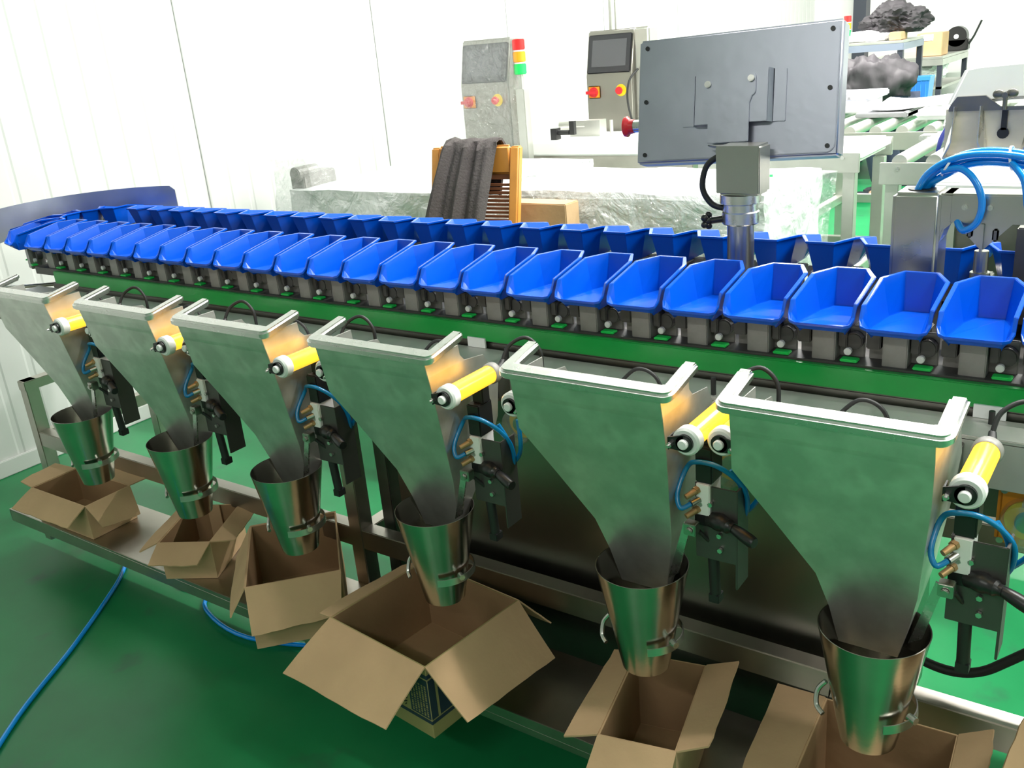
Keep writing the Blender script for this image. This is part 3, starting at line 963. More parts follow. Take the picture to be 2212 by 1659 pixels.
b.box(-0.028, 0.044, -0.032, 0.020, 0.2255, 0.306)
b.build('pole_head', 'steel', dp, bevel=0.004, seg=3, smooth=True)
b = MB(); b.tube([(-0.028, -0.004, 0.290), (-0.055, -0.010, 0.272), (-0.063, -0.012, 0.235), (-0.048, -0.010, 0.208), (-0.028, -0.006, 0.200)], 0.0052, n=10)
b.build('cable', 'rubber', dp, smooth=True)
# enclosure, tilted back
yaw, pit, rol, DW, DH = 0.0979, -0.2417, 0.0303, 0.328, 0.2015
u = Vector((math.cos(yaw), math.sin(yaw), 0))
nrm = Vector((math.sin(yaw), -math.cos(yaw), 0))
v = Vector((0, 0, 1)) * math.cos(pit) + nrm * math.sin(pit)
u, v = u * math.cos(rol) + v * math.sin(rol), v * math.cos(rol) - u * math.sin(rol)
nn = u.cross(v)  # towards the camera side?
if nn.y > 0:
    nn = -nn
EC = Vector((-0.6455 + 0.6105, 1.56 - 1.505, 1.3 - 0.1213 - 0.80))
EM = Matrix(((u.x, v.x, -nn.x, EC.x), (u.y, v.y, -nn.y, EC.y), (u.z, v.z, -nn.z, EC.z), (0, 0, 0, 1)))
EM = EM @ Matrix.Scale(1.061, 4)
# local frame of the enclosure: x right, y up, z away from the camera


def epart(mb, name, m, parent=None, **kw):
    for vt in mb.bm.verts:
        vt.co = EM @ vt.co
    o = mb.build(name, m, parent or dp, **kw)
    return o


b = MB(); b.box(-DW / 2, DW / 2, -DH / 2, DH / 2, 0.006, 0.048)
enc = epart(b, 'enclosure', 'bsteel', bevel=0.004, seg=3, smooth=True)
b = MB()
rc = 0.014
x1, y1 = DW / 2 - 0.005, DH / 2 - 0.005
lp = arc(-x1 + rc, -y1 + rc, rc, 180, 270) + arc(x1 - rc, -y1 + rc, rc, 270, 360) + arc(x1 - rc, y1 - rc, rc, 0, 90) + arc(-x1 + rc, y1 - rc, rc, 90, 180)
b.prism([(x, y_, 0.0062) for x, y_ in lp], [(x, y_, 0.0028) for x, y_ in lp])
epart(b, 'rear_cover', 'bsteel', enc, bevel=0.001)
b = MB(); b.box(-0.151, 0.151, -0.092, 0.092, 0.048, 0.0495)
epart(b, 'screen', 'screen', enc)
b = MB()
for sx, sy in ((-1, 1), (1, 1), (-1, -1), (1, -1), (-1, 0), (1, 0)):
    b.cyl((sx * 0.148, sy * 0.086, 0.003), (sx * 0.148, sy * 0.086, 0.0005), 0.0036, n=14)
epart(b, 'screw_set', 'black', enc)
b = MB()
x1, x2 = 0.083, 0.060
lp = [(-x1, -0.050), (-x2, -0.050), (-x2 + 0.002, -0.056), (x2, -0.056), (x1, -0.045), (x1, 0.033), (x2 + 0.0, 0.036), (-x2, 0.036), (-x1, 0.028)]
b.prism([(-x1, -0.045, 0.003), (-x1, 0.030, 0.003), (-x2 - 0.004, 0.034, 0.003), (-x2 - 0.004, -0.045, 0.003)], [(-x1, -0.045, 0.0), (-x1, 0.030, 0.0), (-x2 - 0.004, 0.034, 0.0), (-x2 - 0.004, -0.045, 0.0)])
b.prism([(x1, -0.045, 0.003), (x1, 0.034, 0.003), (x2 + 0.004, 0.038, 0.003), (x2 + 0.004, -0.045, 0.003)], [(x1, -0.045, 0.0), (x1, 0.034, 0.0), (x2 + 0.004, 0.038, 0.0), (x2 + 0.004, -0.045, 0.0)])
b.prism([(-x2 - 0.004, -0.045, 0.003), (-x2 - 0.004, 0.034, 0.003), (-x2 + 0.002, 0.034, -0.012), (-x2 + 0.002, -0.045, -0.012)],
        [(-x2 - 0.001, -0.045, 0.003), (-x2 - 0.001, 0.034, 0.003), (-x2 + 0.005, 0.034, -0.012), (-x2 + 0.005, -0.045, -0.012)])
b.prism([(x2 + 0.004, -0.045, 0.003), (x2 + 0.004, 0.036, 0.003), (x2 - 0.002, 0.036, -0.012), (x2 - 0.002, -0.045, -0.012)],
        [(x2 + 0.001, -0.045, 0.003), (x2 + 0.001, 0.036, 0.003), (x2 - 0.005, 0.036, -0.012), (x2 - 0.005, -0.045, -0.012)])
b.box(-x2 + 0.002, x2 - 0.002, -0.045, 0.034, -0.0145, -0.012)
epart(b, 'mount_bracket', 'bsteel', enc, bevel=0.0008)
b = MB()
lp = arc(-0.046 + 0.008, -0.002 - 0.002, 0.008, 180, 250, 3) + [(-0.035, -0.016), (-0.035, -0.075), (0.031, -0.075), (0.031, -0.016)] + arc(0.040 - 0.008, 0.002, 0.008, 290, 360, 3) + arc(0.032, 0.022, 0.008, 0, 90, 4) + arc(-0.038, 0.018, 0.008, 90, 180, 4)
b.prism([(x, y_, -0.0145) for x, y_ in lp], [(x, y_, -0.0180) for x, y_ in lp])
epart(b, 'swivel_plate', 'bsteel', enc, bevel=0.0008)
b = MB()
b.cyl((-0.036, 0.016, -0.018), (-0.036, 0.016, -0.023), 0.0052, n=18); b.cyl((0.033, 0.020, -0.018), (0.033, 0.020, -0.023), 0.0052, n=18)
epart(b, 'bolt_set', 'rim', enc, bevel=0.001, smooth=True)
# folded tongue from the plate to the pole head
b = MB()
pa = [EM @ Vector((-0.034, -0.060, -0.0182)), EM @ Vector((0.032, -0.060, -0.0182)), EM @ Vector((0.032, -0.082, -0.018)), EM @ Vector((-0.034, -0.082, -0.018))]
top_l, top_r = EM @ Vector((-0.034, -0.078, -0.018)), EM @ Vector((0.032, -0.078, -0.018))
hz = 0.306
lo_ = [top_l, top_r, Vector((0.044, -0.034, hz)), Vector((-0.028, -0.034, hz))]
b.prism([p + Vector((0, 0.003, -0.003)) for p in lo_], [p + Vector((0, -0.0005, 0.0005)) for p in lo_])
b.box(-0.0285, 0.0445, -0.0355, -0.032, 0.23, 0.3065)
b.build('neck_bracket', 'steel', dp, bevel=0.001)
# emergency stop on the left side
b = MB()
b.cyl((-DW / 2, -0.034, 0.026), (-DW / 2 - 0.018, -0.034, 0.026), 0.0105, n=24)
epart(b, 'button_sleeve', 'rim', enc, smooth=True)
b = MB()
for (xa, xb, ra, rb) in ((0.014, 0.022, 0.0115, 0.0125), (0.022, 0.0265, 0.0125, 0.0175), (0.0265, 0.031, 0.0175, 0.0165), (0.031, 0.0335, 0.0165, 0.0115)):
    b.cyl((-DW / 2 - xa, -0.034, 0.026), (-DW / 2 - xb, -0.034, 0.026), ra, rb, n=28)
epart(b, 'emergency_stop', 'red', enc, smooth=True)

# ------------------------------------------------------------------ infeed support arm with blue hoses
ar = thing('infeed_arm', 'square steel post with side beam rising between the tray rows at the right', 'machine frame', (-0.325, 1.505, 0.8))
b = MB()
# solid post; a black disc on top paints the dark of its hole
b.box(-0.034, 0.034, -0.034, 0.034, 0.0, 0.236)
b.build('post', 'steel', ar, bevel=0.006, seg=3, smooth=True)
b = MB(); b.cyl((0.0, 0.002, 0.2355), (0.0, 0.002, 0.2375), 0.020, n=28); b.build('opening_dark_disc', 'rubber', ar)
b = MB(); b.box(0.034, 0.70, -0.026, 0.026, 0.192, 0.2345)
b.prism([(0.030, -0.027, 0.150), (0.030, -0.027, 0.2345), (0.050, -0.027, 0.2345), (0.050, -0.027, 0.192), (0.040, -0.027, 0.182)],
        [(0.030, 0.027, 0.150), (0.030, 0.027, 0.2345), (0.050, 0.027, 0.2345), (0.050, 0.027, 0.192), (0.040, 0.027, 0.182)])
b.build('side_beam', 'steel', ar, bevel=0.0025, seg=2, smooth=True)
b = MB()
for x in (0.066, 0.099):
    b.cyl((x, -0.026, 0.216), (x, -0.0295, 0.216), 0.0042, n=18); b.cyl((x, -0.0295, 0.216), (x, -0.031, 0.216), 0.002, n=6)
b.build('bolt_set', 'rim', ar, smooth=True)
b = MB()
b.prism([(0.052, -0.018, 0.192), (0.130, -0.018, 0.192), (0.091, -0.018, 0.150)], [(0.052, -0.015, 0.192), (0.130, -0.015, 0.192), (0.091, -0.015, 0.150)])
b.prism([(0.089, -0.018, 0.192), (0.093, -0.018, 0.192), (0.093, -0.018, 0.150), (0.089, -0.018, 0.150)], [(0.089, -0.026, 0.192), (0.093, -0.026, 0.192), (0.093, -0.026, 0.150), (0.089, -0.026, 0.150)])
b.cyl((0.091, -0.012, 0.150), (0.091, -0.012, 0.118), 0.010, n=16); b.cyl((0.091, -0.012, 0.118), (0.091, -0.012, 0.105), 0.014, n=16)
b.build('sensor_bracket', 'steel', ar, bevel=0.0006)
b = MB(); b.box(0.070, 0.078, -0.022, -0.018, 0.170, 0.186); b.box(0.104, 0.112, -0.022, -0.018, 0.166, 0.184); b.box(0.125, 0.75, 0.06, 0.16, 0.02, 0.17)
b.build('drive_housing', 'dsteel', ar, bevel=0.002)
hb = thing('hose_bundle', 'bundle of bright blue air hoses arching out of the square post at the right', 'hose bundle', (-0.325, 1.505, 1.036))
def bh(pts, r, name='air_hose', m='hosel'):
    b_ = MB(); b_.tube(pts, r, n=12, sub=8); return b_.build(name, m, hb, smooth=True)


for k, (dy, dz, dx) in enumerate(((0.0, 0.0, 0), (0.010, 0.006, 0.004), (-0.009, 0.004, -0.003), (0.002, -0.009, 0.006), (0.012, -0.006, 0.010))):
    bh([(dx - 0.006, dy, -0.03), (dx, dy, 0.002), (0.018 + dx, dy - 0.006, 0.026 + dz), (0.055 + dx, dy - 0.010, 0.046 + dz), (0.100, dy - 0.012, 0.050 + dz), (0.150, dy - 0.010, 0.042 + dz),
        (0.21, dy, 0.026 + dz), (0.30, dy, 0.004 + dz), (0.40, dy, 0.003 + dz)], 0.0052)
bh([(0.030, -0.018, 0.030), (0.056, -0.024, 0.034), (0.078, -0.034, 0.018), (0.090, -0.040, -0.010), (0.086, -0.042, -0.038), (0.070, -0.038, -0.052), (0.060, -0.028, -0.046), (0.056, -0.02, -0.04)], 0.0050)
bh([(0.120, -0.020, 0.042), (0.140, -0.036, 0.020), (0.150, -0.044, -0.020), (0.160, -0.042, -0.045), (0.180, -0.036, -0.056), (0.20, -0.03, -0.050)], 0.0050)
for x, z, tl in ((0.036, 0.036, 0.5), (0.118, 0.046, -0.15)):
    b = MB()
    mt = Matrix.Translation((x, -0.004, z)) @ Matrix.Rotation(tl, 4, 'Y') @ Matrix.Rotation(PI / 2, 4, 'Y')
    lpz = []
    b.lathe((0, 0, 0), [(0.0205, -0.0016), (0.0205, 0.0016), (0.0195, 0.0016), (0.0195, -0.0016), (0.0205, -0.0016)], n=28)
    for vt in b.bm.verts:
        vt.co = mt @ Vector((vt.co.x * 0.85, vt.co.y, vt.co.z))
    b.build('cable_tie', 'paper', hb, smooth=True)

# ------------------------------------------------------------------ chair with a dark sweater
ch = thing('wooden_chair', 'honey-coloured wooden chair with cane back, standing behind the conveyor', 'chair', (-1.865, 2.335, 0), 0.08)
CHW = 0.166
for sx in (-1, 1):
    b = MB()
    xa, xb = (sx * CHW - sx * 0.034, sx * CHW)
    xa, xb = min(xa, xb), max(xa, xb)
    b.loft([[(xa, y0, z), (xb, y0, z), (xb, y0 + 0.028, z), (xa, y0 + 0.028, z)] for y0, z in ((0.02, 0.0), (0.0, 0.45), (0.035, 0.75), (0.085, 0.985))], True, True)
    b.build('side_post', 'wood', ch, bevel=0.005, seg=3, smooth=True)
    b = MB(); b.box(sx * (CHW - 0.02) - 0.016, sx * (CHW - 0.02) + 0.016, -0.37, -0.34, 0.0, 0.43); b.build('front_leg', 'wood', ch, bevel=0.004)
b = MB(); b.box(-CHW + 0.03, CHW - 0.03, 0.078, 0.102, 0.90, 0.99); b.build('top_rail', 'wood', ch, bevel=0.008, seg=3, smooth=True)
b = MB()
for k in range(26):
    z = 0.56 + k * 0.0122
    yo_ = 0.010 + (z - 0.45) * 0.15
    b.box(-CHW + 0.034, CHW - 0.034, yo_, yo_ + 0.008, z, z + 0.0075)
b.box(-CHW + 0.034, CHW - 0.034, 0.080, 0.095, 0.885, 0.90)
b.build('cane_back', 'rattan', ch)
b = MB(); b.box(-CHW, CHW, -0.38, 0.02, 0.43, 0.46); b.build('seat', 'wood', ch, bevel=0.008, seg=3)
# sweater draped over the back
b = MB()
NU, NV = 40, 44
rows = []
for j in range(NV + 1):
    t = j / NV
    row = []
    for i in range(NU + 1):
        s_ = i / NU
        # path over the top rail: front drop (camera side) then top then short back drop
        Lf = 0.36 + 0.02 * math.sin(s_ * 4)
        d = t * (Lf + 0.05 + 0.16)
        spread = 0.112 + 0.022 * max(0, 1 - d / Lf) * -1 + 0.03 * (1 - d / Lf if d < Lf else 0) * 0
        x = (s_ - 0.5) * 2 * (0.128 - 0.030 * min(1, max(0, (d / Lf)))) - 0.030 + 0.030 * min(1, d / Lf)
        if d < Lf:
            z = 0.995 - (Lf - d); y_ = -0.062 - 0.018 * math.sin((1 - d / Lf) * 2.4)
        elif d < Lf + 0.05:
            a = (d - Lf) / 0.05 * PI
            z = 0.995 + 0.018 * math.sin(a); y_ = -0.062 + 0.029 * (1 - math.cos(a))
        else:
            z = 0.995 - (d - Lf - 0.05); y_ = 0.002 + 0.01
        fold = 0.010 * math.sin(s_ * 17 + 0.8 * math.sin(z * 7)) + 0.007 * math.sin(s_ * 31 + z * 5) + 0.010 * noise.noise(Vector((s_ * 4, z * 5, 3)))
        y_ += fold * (-1 if d < Lf else 0.4) - (0.012 if d < Lf else 0)
        y_ += 0.122 + 0.25 * (z - 0.99)
        x -= 0.03 * min(1, max(0, 0.99 - z) / 0.36)
        z += 0.006 * noise.noise(Vector((s_ * 5, z * 3, 9)))
        row.append(b.bm.verts.new((x, y_, z)))
    rows.append(row)
for j in range(NV):
    for i in range(NU):
        b.bm.faces.new((rows[j][i], rows[j][i + 1], rows[j + 1][i + 1], rows[j + 1][i]))
sw = b.build('sweater', 'knit', None, solid=0.007, smooth=True)
sw.location = (-1.865, 2.335, 0); sw.rotation_euler = (0, 0, 0.08)
tag(sw, 'charcoal knitted sweater draped over the back of the wooden chair', 'sweater')
b = MB()
b.loft([[(x - 0.03, -0.035 + 0.010 * math.sin(x * 90) - 0.02 * k2, z) for x, z in ((-0.150 + 0.01 * k2 * 0, 0.665), (-0.110, 0.675), (-0.065, 0.690), (-0.050, 0.640), (-0.062, 0.600), (-0.110, 0.612), (-0.150, 0.630))] for k2 in (0, 1)], True, True)
cf = b.build('cuff', 'knitd', sw, bevel=0.004, smooth=True)
cf['label'] = 'dark blue ribbed cuff'

# ------------------------------------------------------------------ wrapped conveyors behind
def crumple(name, m, parent, x0, x1, y0, y1, z0, z1, amp, seed, n=26, top_amp=0.35, infl=0.0, subs=0, faces='all'):
    """a film skin around a box, pushed in and out in creases"""
    b_ = MB()
    bmesh.ops.create_cube(b_.bm, size=1.0)
    bmesh.ops.subdivide_edges(b_.bm, edges=b_.bm.edges[:], cuts=n, use_grid_fill=True)
    cx_, cy_, cz_ = (x0 + x1) / 2, (y0 + y1) / 2, (z0 + z1) / 2
    for vt in b_.bm.verts:
        p = Vector((cx_ + vt.co.x * (x1 - x0), cy_ + vt.co.y * (y1 - y0), cz_ + vt.co.z * (z1 - z0)))
        q = p * 5 + Vector((seed, seed * 1.7, 0))
        nv = Vector((noise.noise(q), noise.noise(q + Vector((17, 3, 5))), noise.noise(q + Vector((5, 31, 9)))))
        fine = noise.noise(p * 21 + Vector((seed, 0, 0)))
        nv = nv * amp + nv.normalized() * fine * amp * 0.35
        if vt.co.z > 0.49:
            nv.z *= top_amp
        if vt.co.z < -0.49:
            nv *= 0
        vt.co = p + nv
    return b_.build(name, m, parent, smooth=False)


tA = thing('wrapped_conveyor', 'long low conveyor wrapped in milky film along the left wall, behind the near-left trays', 'wrapped machine', (-2.45, 3.0, 0))
def rel(o, par):
    o.parent = par
    o.matrix_parent_inverse = Matrix.Translation(par.location).inverted()
    return o


b = MB(); b.box(-2.90, -2.08, 2.62, 3.35, 0.66, 0.79); rel(b.build('belt_deck', 'belt', bevel=0.01), tA)
for x in (-2.86, -2.12):
    for y0 in (2.66, 3.28):
        b = MB(); b.box(x - 0.02, x + 0.02, y0, y0 + 0.04, 0, 0.66); rel(b.build('leg', 'bframe'), tA)
rel(crumple('film_wrap', 'filmw', None, -2.95, -2.04, 2.58, 3.42, 0.46, 0.805, 0.030, 3.0, top_amp=0.25), tA)
b = MB(); b.box(-2.98, -2.90, 2.62, 2.80, 0.62, 0.86); b.cyl((-2.93, 2.60, 0.86), (-2.93, 2.72, 0.86), 0.03, n=16); rel(b.build('motor', 'gplas', bevel=0.004), tA)
rel(crumple('film_wrap', 'film', None, -3.03, -2.82, 2.56, 2.84, 0.56, 0.93, 0.035, 8.0, n=14), tA)

tB = thing('wrapped_conveyor', 'wide white-topped conveyor wrapped in crinkled film, right of the chair', 'wrapped machine', (-1.4, 2.9, 0))
b = MB(); b.box(-1.92, -1.04, 2.68, 3.11, 0.70, 0.795); b.box(-1.92, -1.04, 2.70, 3.09, 0.50, 0.70); rel(b.build('belt_deck', 'belt', bevel=0.008), tB)
for x in (-1.88, -1.07):
    for y0 in (2.72, 3.05):
        b = MB(); b.box(x - 0.02, x + 0.02, y0, y0 + 0.04, 0, 0.5); rel(b.build('leg', 'bframe'), tB)
b = MB(); b.box(-1.90, -1.05, 2.70, 3.10, 0.22, 0.26); rel(b.build('lower_frame', 'bframe'), tB)
rel(crumple('film_wrap', 'filmw', None, -1.96, -1.00, 2.63, 3.15, 0.44, 0.81, 0.028, 12.0, top_amp=0.3), tB)
rel(crumple('film_wrap', 'film', None, -1.99, -0.975, 2.60, 3.17, 0.40, 0.80, 0.035, 21.0, top_amp=0.1, n=30), tB)
b = MB(); b.box(-1.80, -1.58, 2.48, 2.56, 0.52, 0.80); b.box(-1.802, -1.578, 2.478, 2.562, 0.66, 0.675)
tag(b.build('cardboard_box', 'card', bevel=0.003), 'flat brown cardboard box standing at the left end of the film-wrapped conveyor, beside the chair', 'cardboard box')
b = MB(); b.box(-1.86, -1.50, 2.475, 2.565, 0.0, 0.52)
tag(b.build('equipment_crate', 'gplas', bevel=0.003), 'grey crate under the brown box beside the chair', 'crate')
b = MB()
b.prism([(-1.20, 2.84, 0.822), (-1.15, 2.87, 0.822), (-1.17, 2.90, 0.822)], [(-1.20, 2.84, 0.826), (-1.15, 2.87, 0.832), (-1.17, 2.90, 0.826)])
b.prism([(-1.13, 2.88, 0.822), (-1.07, 2.90, 0.822), (-1.10, 2.925, 0.822)], [(-1.13, 2.88, 0.826), (-1.07, 2.90, 0.83), (-1.10, 2.925, 0.826)])
tag(b.build('tape_scrap', 'grn_t'), 'scraps of green tape lying on the film-wrapped conveyor', 'tape')

# ------------------------------------------------------------------ control columns
def column(x0, x1, y0, z0, z1, label, wrapped):
    t = thing('checkweigher', label, 'checkweigher', ((x0 + x1) / 2, y0, 0), 0, 'control columns of the machines at the back')
    wd = x1 - x0
    h = wd / 2
    zk = z0 + (z1 - z0) * 0.60
    b_ = MB()
    b_.prism([(-h, 0.0, z0), (-h, 0.0, zk), (-h, 0.045, z1), (-h, 0.12, z1), (-h, 0.12, z0)], [(h, 0.0, z0), (h, 0.0, zk), (h, 0.045, z1), (h, 0.12, z1), (h, 0.12, z0)])
    b_.build('control_column', 'colm', t, bevel=0.006, seg=3, smooth=True)
    # touch panel lies on the sloped upper face
    sl = Vector((0, 0.045, z1 - zk)); sl_n = sl.normalized(); nr = Vector((0, -sl_n.z, sl_n.y))
    def onf(x, s_, d_):
        return Vector((x, 0, zk)) + sl_n * s_ + nr * d_
    Ls = sl.length
    b_ = MB(); b_.prism([onf(-h * .93, Ls * .05, 0), onf(h * .93, Ls * .05, 0), onf(h * .93, Ls * .90, 0), onf(-h * .93, Ls * .90, 0)],
                        [onf(-h * .93, Ls * .05, .008), onf(h * .93, Ls * .05, .008), onf(h * .93, Ls * .90, .008), onf(-h * .93, Ls * .90, .008)])
    sc = b_.build('touch_panel', 'bezel', t, bevel=0.004, seg=2)
    b_ = MB(); b_.prism([onf(-h * .74, Ls * .19, .0082), onf(h * .74, Ls * .19, .0082), onf(h * .74, Ls * .78, .0082), onf(-h * .74, Ls * .78, .0082)],
                        [onf(-h * .74, Ls * .19, .009), onf(h * .74, Ls * .19, .009), onf(h * .74, Ls * .78, .009), onf(-h * .74, Ls * .78, .009)])
    b_.build('screen', 'screen', sc)
    zb = z0 + (z1 - z0) * 0.455
    b_ = MB(); b_.box(-h * .90, -h * .38, -0.006, 0, zb - 0.028, zb + 0.028); sq = b_.build('switch_plate', 'orange', t, bevel=0.003)
    b_ = MB(); b_.lathe((-h * .66, -0.006, zb), [(0.0, 0.014), (0.020, 0.012), (0.024, 0.0)], n=24, axis='y'); b_.box(-h * .66 - 0.030, -h * .66 + 0.022, -0.030, -0.016, zb - 0.007, zb + 0.007)
    b_.build('rotary_switch', 'red', sq, smooth=True)
    b_ = MB(); b_.lathe((h * .52, 0, zb + .004), [(0.0, 0.004), (0.027, 0.003), (0.027, 0.0)], n=28, axis='y'); yr = b_.build('emergency_ring', 'yellow', t, smooth=True)
    b_ = MB(); b_.lathe((h * .52, -0.004, zb + .004), [(0.0, 0.026), (0.016, 0.024), (0.018, 0.018), (0.012, 0.010), (0.010, 0.0)], n=24, axis='y'); b_.build('emergency_stop', 'red', yr, smooth=True)
    return t


c1 = column(-2.79, -2.52, 3.55, 0.82, 1.305, 'control column with dark screen wrapped in clear film, behind the chair', True)
rel_loc = c1.location.copy()
fw = crumple('film_wrap', 'film', None, -0.165, 0.20, -0.05, 0.17, 0.80, 1.33, 0.030, 40.0, n=30, top_amp=0.6)
fw.parent = c1
b = MB(); b.box(-0.135, 0.135, 0.0, 0.12, 0.0, 0.83); b.build('pedestal', 'bframe', c1, bevel=0.004)
c2 = column(-2.40, -2.155, 4.02, 0.80, 1.298, 'bare steel control column with a grey touch screen, left of the display', False)
b = MB(); b.box(-0.12, 0.12, 0.0, 0.14, 0.0, 0.81); b.build('pedestal', 'bframe', c2, bevel=0.004)
b = MB(); b.tube([(0.145, 0.02, 1.12), (0.118, -0.02, 1.07), (0.112, -0.03, 0.98), (0.13, -0.01, 0.86)], 0.005, n=8); b.build('cable', 'rubber', c2, smooth=True)
b = MB(); b.box(0.122, 0.20, 0.03, 0.13, 0.82, 1.30); b.build('side_box', 'bframe', c2, bevel=0.01, seg=3, smooth=True)
b = MB(); b.box(-0.03, -0.018, 0.08, 0.092, 1.29, 2.0); b.box(0.0, 0.008, 0.08, 0.088, 1.29, 2.0); b.build('mast', 'bframe', c2)
# stack lights
def tower(x, yy, z, label):
    t = thing('signal_tower', label, 'signal light', (x, yy, z), 0, 'signal towers at the back')
    b_ = MB(); b_.cyl((0, 0, -0.06), (0, 0, 0.0), 0.012, n=12); b_.build('stem', 'bframe', t)
    for k_, m_, n_2 in ((0, 'grn_t', 'green_lens'), (1, 'amb_t', 'amber_lens'), (2, 'red_t', 'red_lens')):
        b_ = MB(); b_.cyl((0, 0, k_ * 0.050), (0, 0, k_ * 0.050 + 0.044), 0.027, n=24); b_.build(n_2, m_, t, bevel=0.003, smooth=True)
    b_ = MB(); b_.cyl((0, 0, 0.044), (0, 0, 0.050), 0.024, n=16); b_.cyl((0, 0, 0.094), (0, 0, 0.100), 0.024, n=16); b_.build('spacer_set', 'wplas', t)
    return t


tower(-2.52, 3.75, 1.10, 'red, amber and green signal tower beside the film-wrapped control column')
tw = tower(-2.243, 7.6, 1.10, 'signal tower just showing past the right edge of the display')
b = MB(); b.cyl((0, 0, -1.10), (0, 0, -0.055), 0.014, n=12); b.cyl((0, 0, -1.10), (0, 0, -1.08), 0.08, n=20); b.build('stand', 'bframe', tw)
C.objects['signal_tower'].location = (-2.425, 3.515, 1.150)
b = MB(); b.box(-2.447, -2.403, 3.495, 3.54, 0.0, 1.09)
tag(b.build('support_post', 'bframe', bevel=0.003), 'white post carrying the signal tower behind the wrapped control column', 'post')

# checkweigher bed between the columns
cb = thing('weighing_conveyor', 'white conveyor bed in front of the bare control column', 'conveyor', (-2.07, 3.70, 0))
b = MB(); b.box(-0.40, 0.40, -0.10, 0.28, 0.79, 0.85); b.build('belt_deck', 'belt', cb, bevel=0.006)
b = MB(); b.box(-0.40, 0.40, -0.09, 0.27, 0.66, 0.79); b.build('side_frame', 'frame', cb, bevel=0.003)
for x in (-0.38, 0.38):
    for y0 in (-0.07, 0.21):
        b = MB(); b.box(x - 0.02, x + 0.02, y0, y0 + 0.04, 0, 0.66); b.build('leg', 'bframe', cb)
b = MB(); b.cyl((-0.36, 0.12, 0.90), (-0.22, 0.12, 0.90), 0.022, n=16); b.box(-0.30, -0.14, 0.10, 0.16, 0.85, 0.92)
b.cyl((-0.08, 0.1, 0.85), (-0.08, 0.1, 0.92), 0.008, n=10); b.build('roller_bracket', 'bframe', cb, smooth=True)
b = MB(); b.box(-0.33, -0.30, -0.02, 0.02, 0.85, 0.90); b.cyl((-0.30, 0.0, 0.88), (-0.24, 0.0, 0.88), 0.012, n=12); b.box(-0.235, -0.21, -0.01, 0.01, 0.87, 0.93)
b.build('sensor', 'black', cb)

# ------------------------------------------------------------------ conveyors at the right
def frame_conv(name, label, cat, x0, x1, y0, y1, zt, rollers, side_h=0.075, group=None, belt=True):
    t = thing(name, label, cat, ((x0 + x1) / 2, (y0 + y1) / 2, 0), 0, group)
    hx, hy = (x1 - x0) / 2, (y1 - y0) / 2
    for sy in (-1, 1):
        b_ = MB(); b_.box(-hx, hx, sy * hy - 0.008, sy * hy + 0.008, zt - side_h, zt - 0.002); b_.build('side_plate', 'bframe', t, bevel=0.002)
    for sx in (-1, 1):
        for sy in (-1, 1):
            b_ = MB(); b_.box(sx * (hx - 0.04) - 0.022, sx * (hx - 0.04) + 0.022, sy * (hy - 0.03) - 0.022, sy * (hy - 0.03) + 0.022, 0, zt - side_h); b_.build('leg', 'bframe', t, bevel=0.002)
    b_ = MB()
    b_.box(-hx, hx, -hy + 0.01, -hy + 0.045, 0.30, 0.345); b_.box(-hx, hx, hy - 0.045, hy - 0.01, 0.30, 0.345)
    b_.box(-hx + 0.02, -hx + 0.06, -hy, hy, 0.30, 0.34); b_.box(hx - 0.06, hx - 0.02, -hy, hy, 0.30, 0.34)
    b_.build('lower_frame', 'bframe', t, bevel=0.002)
    b_ = MB()
    for k_ in range(3):
        xx = -hx + 0.06 + k_ * (2 * hx - 0.12) / 2
        b_.cyl((xx, -hy - 0.008, zt - 0.02), (xx, -hy - 0.013, zt - 0.02), 0.007, n=10)
    b_.build('bolt_set', 'rim', t)
    if belt:
        b_ = MB(); b_.box(-hx + 0.01, hx - 0.0, -hy + 0.010, hy - 0.010, zt - 0.045, zt + 0.006); b_.build('belt', 'belt', t, bevel=0.02, seg=4, smooth=True)
    for k_ in range(rollers):
        xx = -hx + 0.06 + k_ * (2 * hx - 0.12) / max(1, rollers - 1)
        b_ = MB(); b_.cyl((xx, -hy + 0.009, zt - 0.002), (xx, hy - 0.009, zt - 0.002), 0.025, n=24); r_ = b_.build('roller', 'bframe', t, smooth=True)
    return t


frame_conv('belt_conveyor', 'white belt conveyor on steel legs behind the display', 'conveyor', -1.64, -1.00, 3.60, 4.06, 0.80, 0)
fx = thing('height_adjuster', 'dark steel lifting unit under the white belt conveyor', 'machine part', (-1.18, 3.50, 0))
b = MB(); b.box(-0.05, 0.05, -0.05, 0.05, 0.50, 0.62); b.build('housing', 'dsteel', fx, bevel=0.003)
b = MB(); b.cyl((0.02, 0, 0.62), (0.02, 0, 0.72), 0.008); b.cyl((0.02, 0, 0.30), (0.02, 0, 0.50), 0.008); b.build('threaded_rod', 'steel', fx)
b = MB(); b.box(-0.06, 0.16, -0.07, -0.055, 0.38, 0.42); b.box(-0.30, -0.06, -0.02, 0.05, 0.42, 0.50); b.box(-0.28, -0.24, -0.04, 0.0, 0, 0.42); b.box(0.10, 0.14, -0.04, 0.0, 0, 0.42); b.build('link_frame', 'bframe', fx, bevel=0.002)
frame_conv('roller_conveyor', 'steel roller conveyor with loose rollers, left of the blue hoses', 'roller conveyor', -0.865, -0.42, 3.36, 4.02, 0.80, 4, group='roller conveyors', belt=False)
frame_conv('roller_conveyor', 'roller conveyor at the back carrying white boxes, below the bending person', 'roller conveyor', -1.60, -0.62, 4.20, 5.30, 0.80, 9, group='roller conveyors', belt=False)
b = MB(); b.box(-0.90, -0.76, 4.05, 4.13, 0.78, 0.80)
tag(b.build('cover_plate', 'rim', bevel=0.003), 'small white metal plate between the two roller conveyors', 'plate')
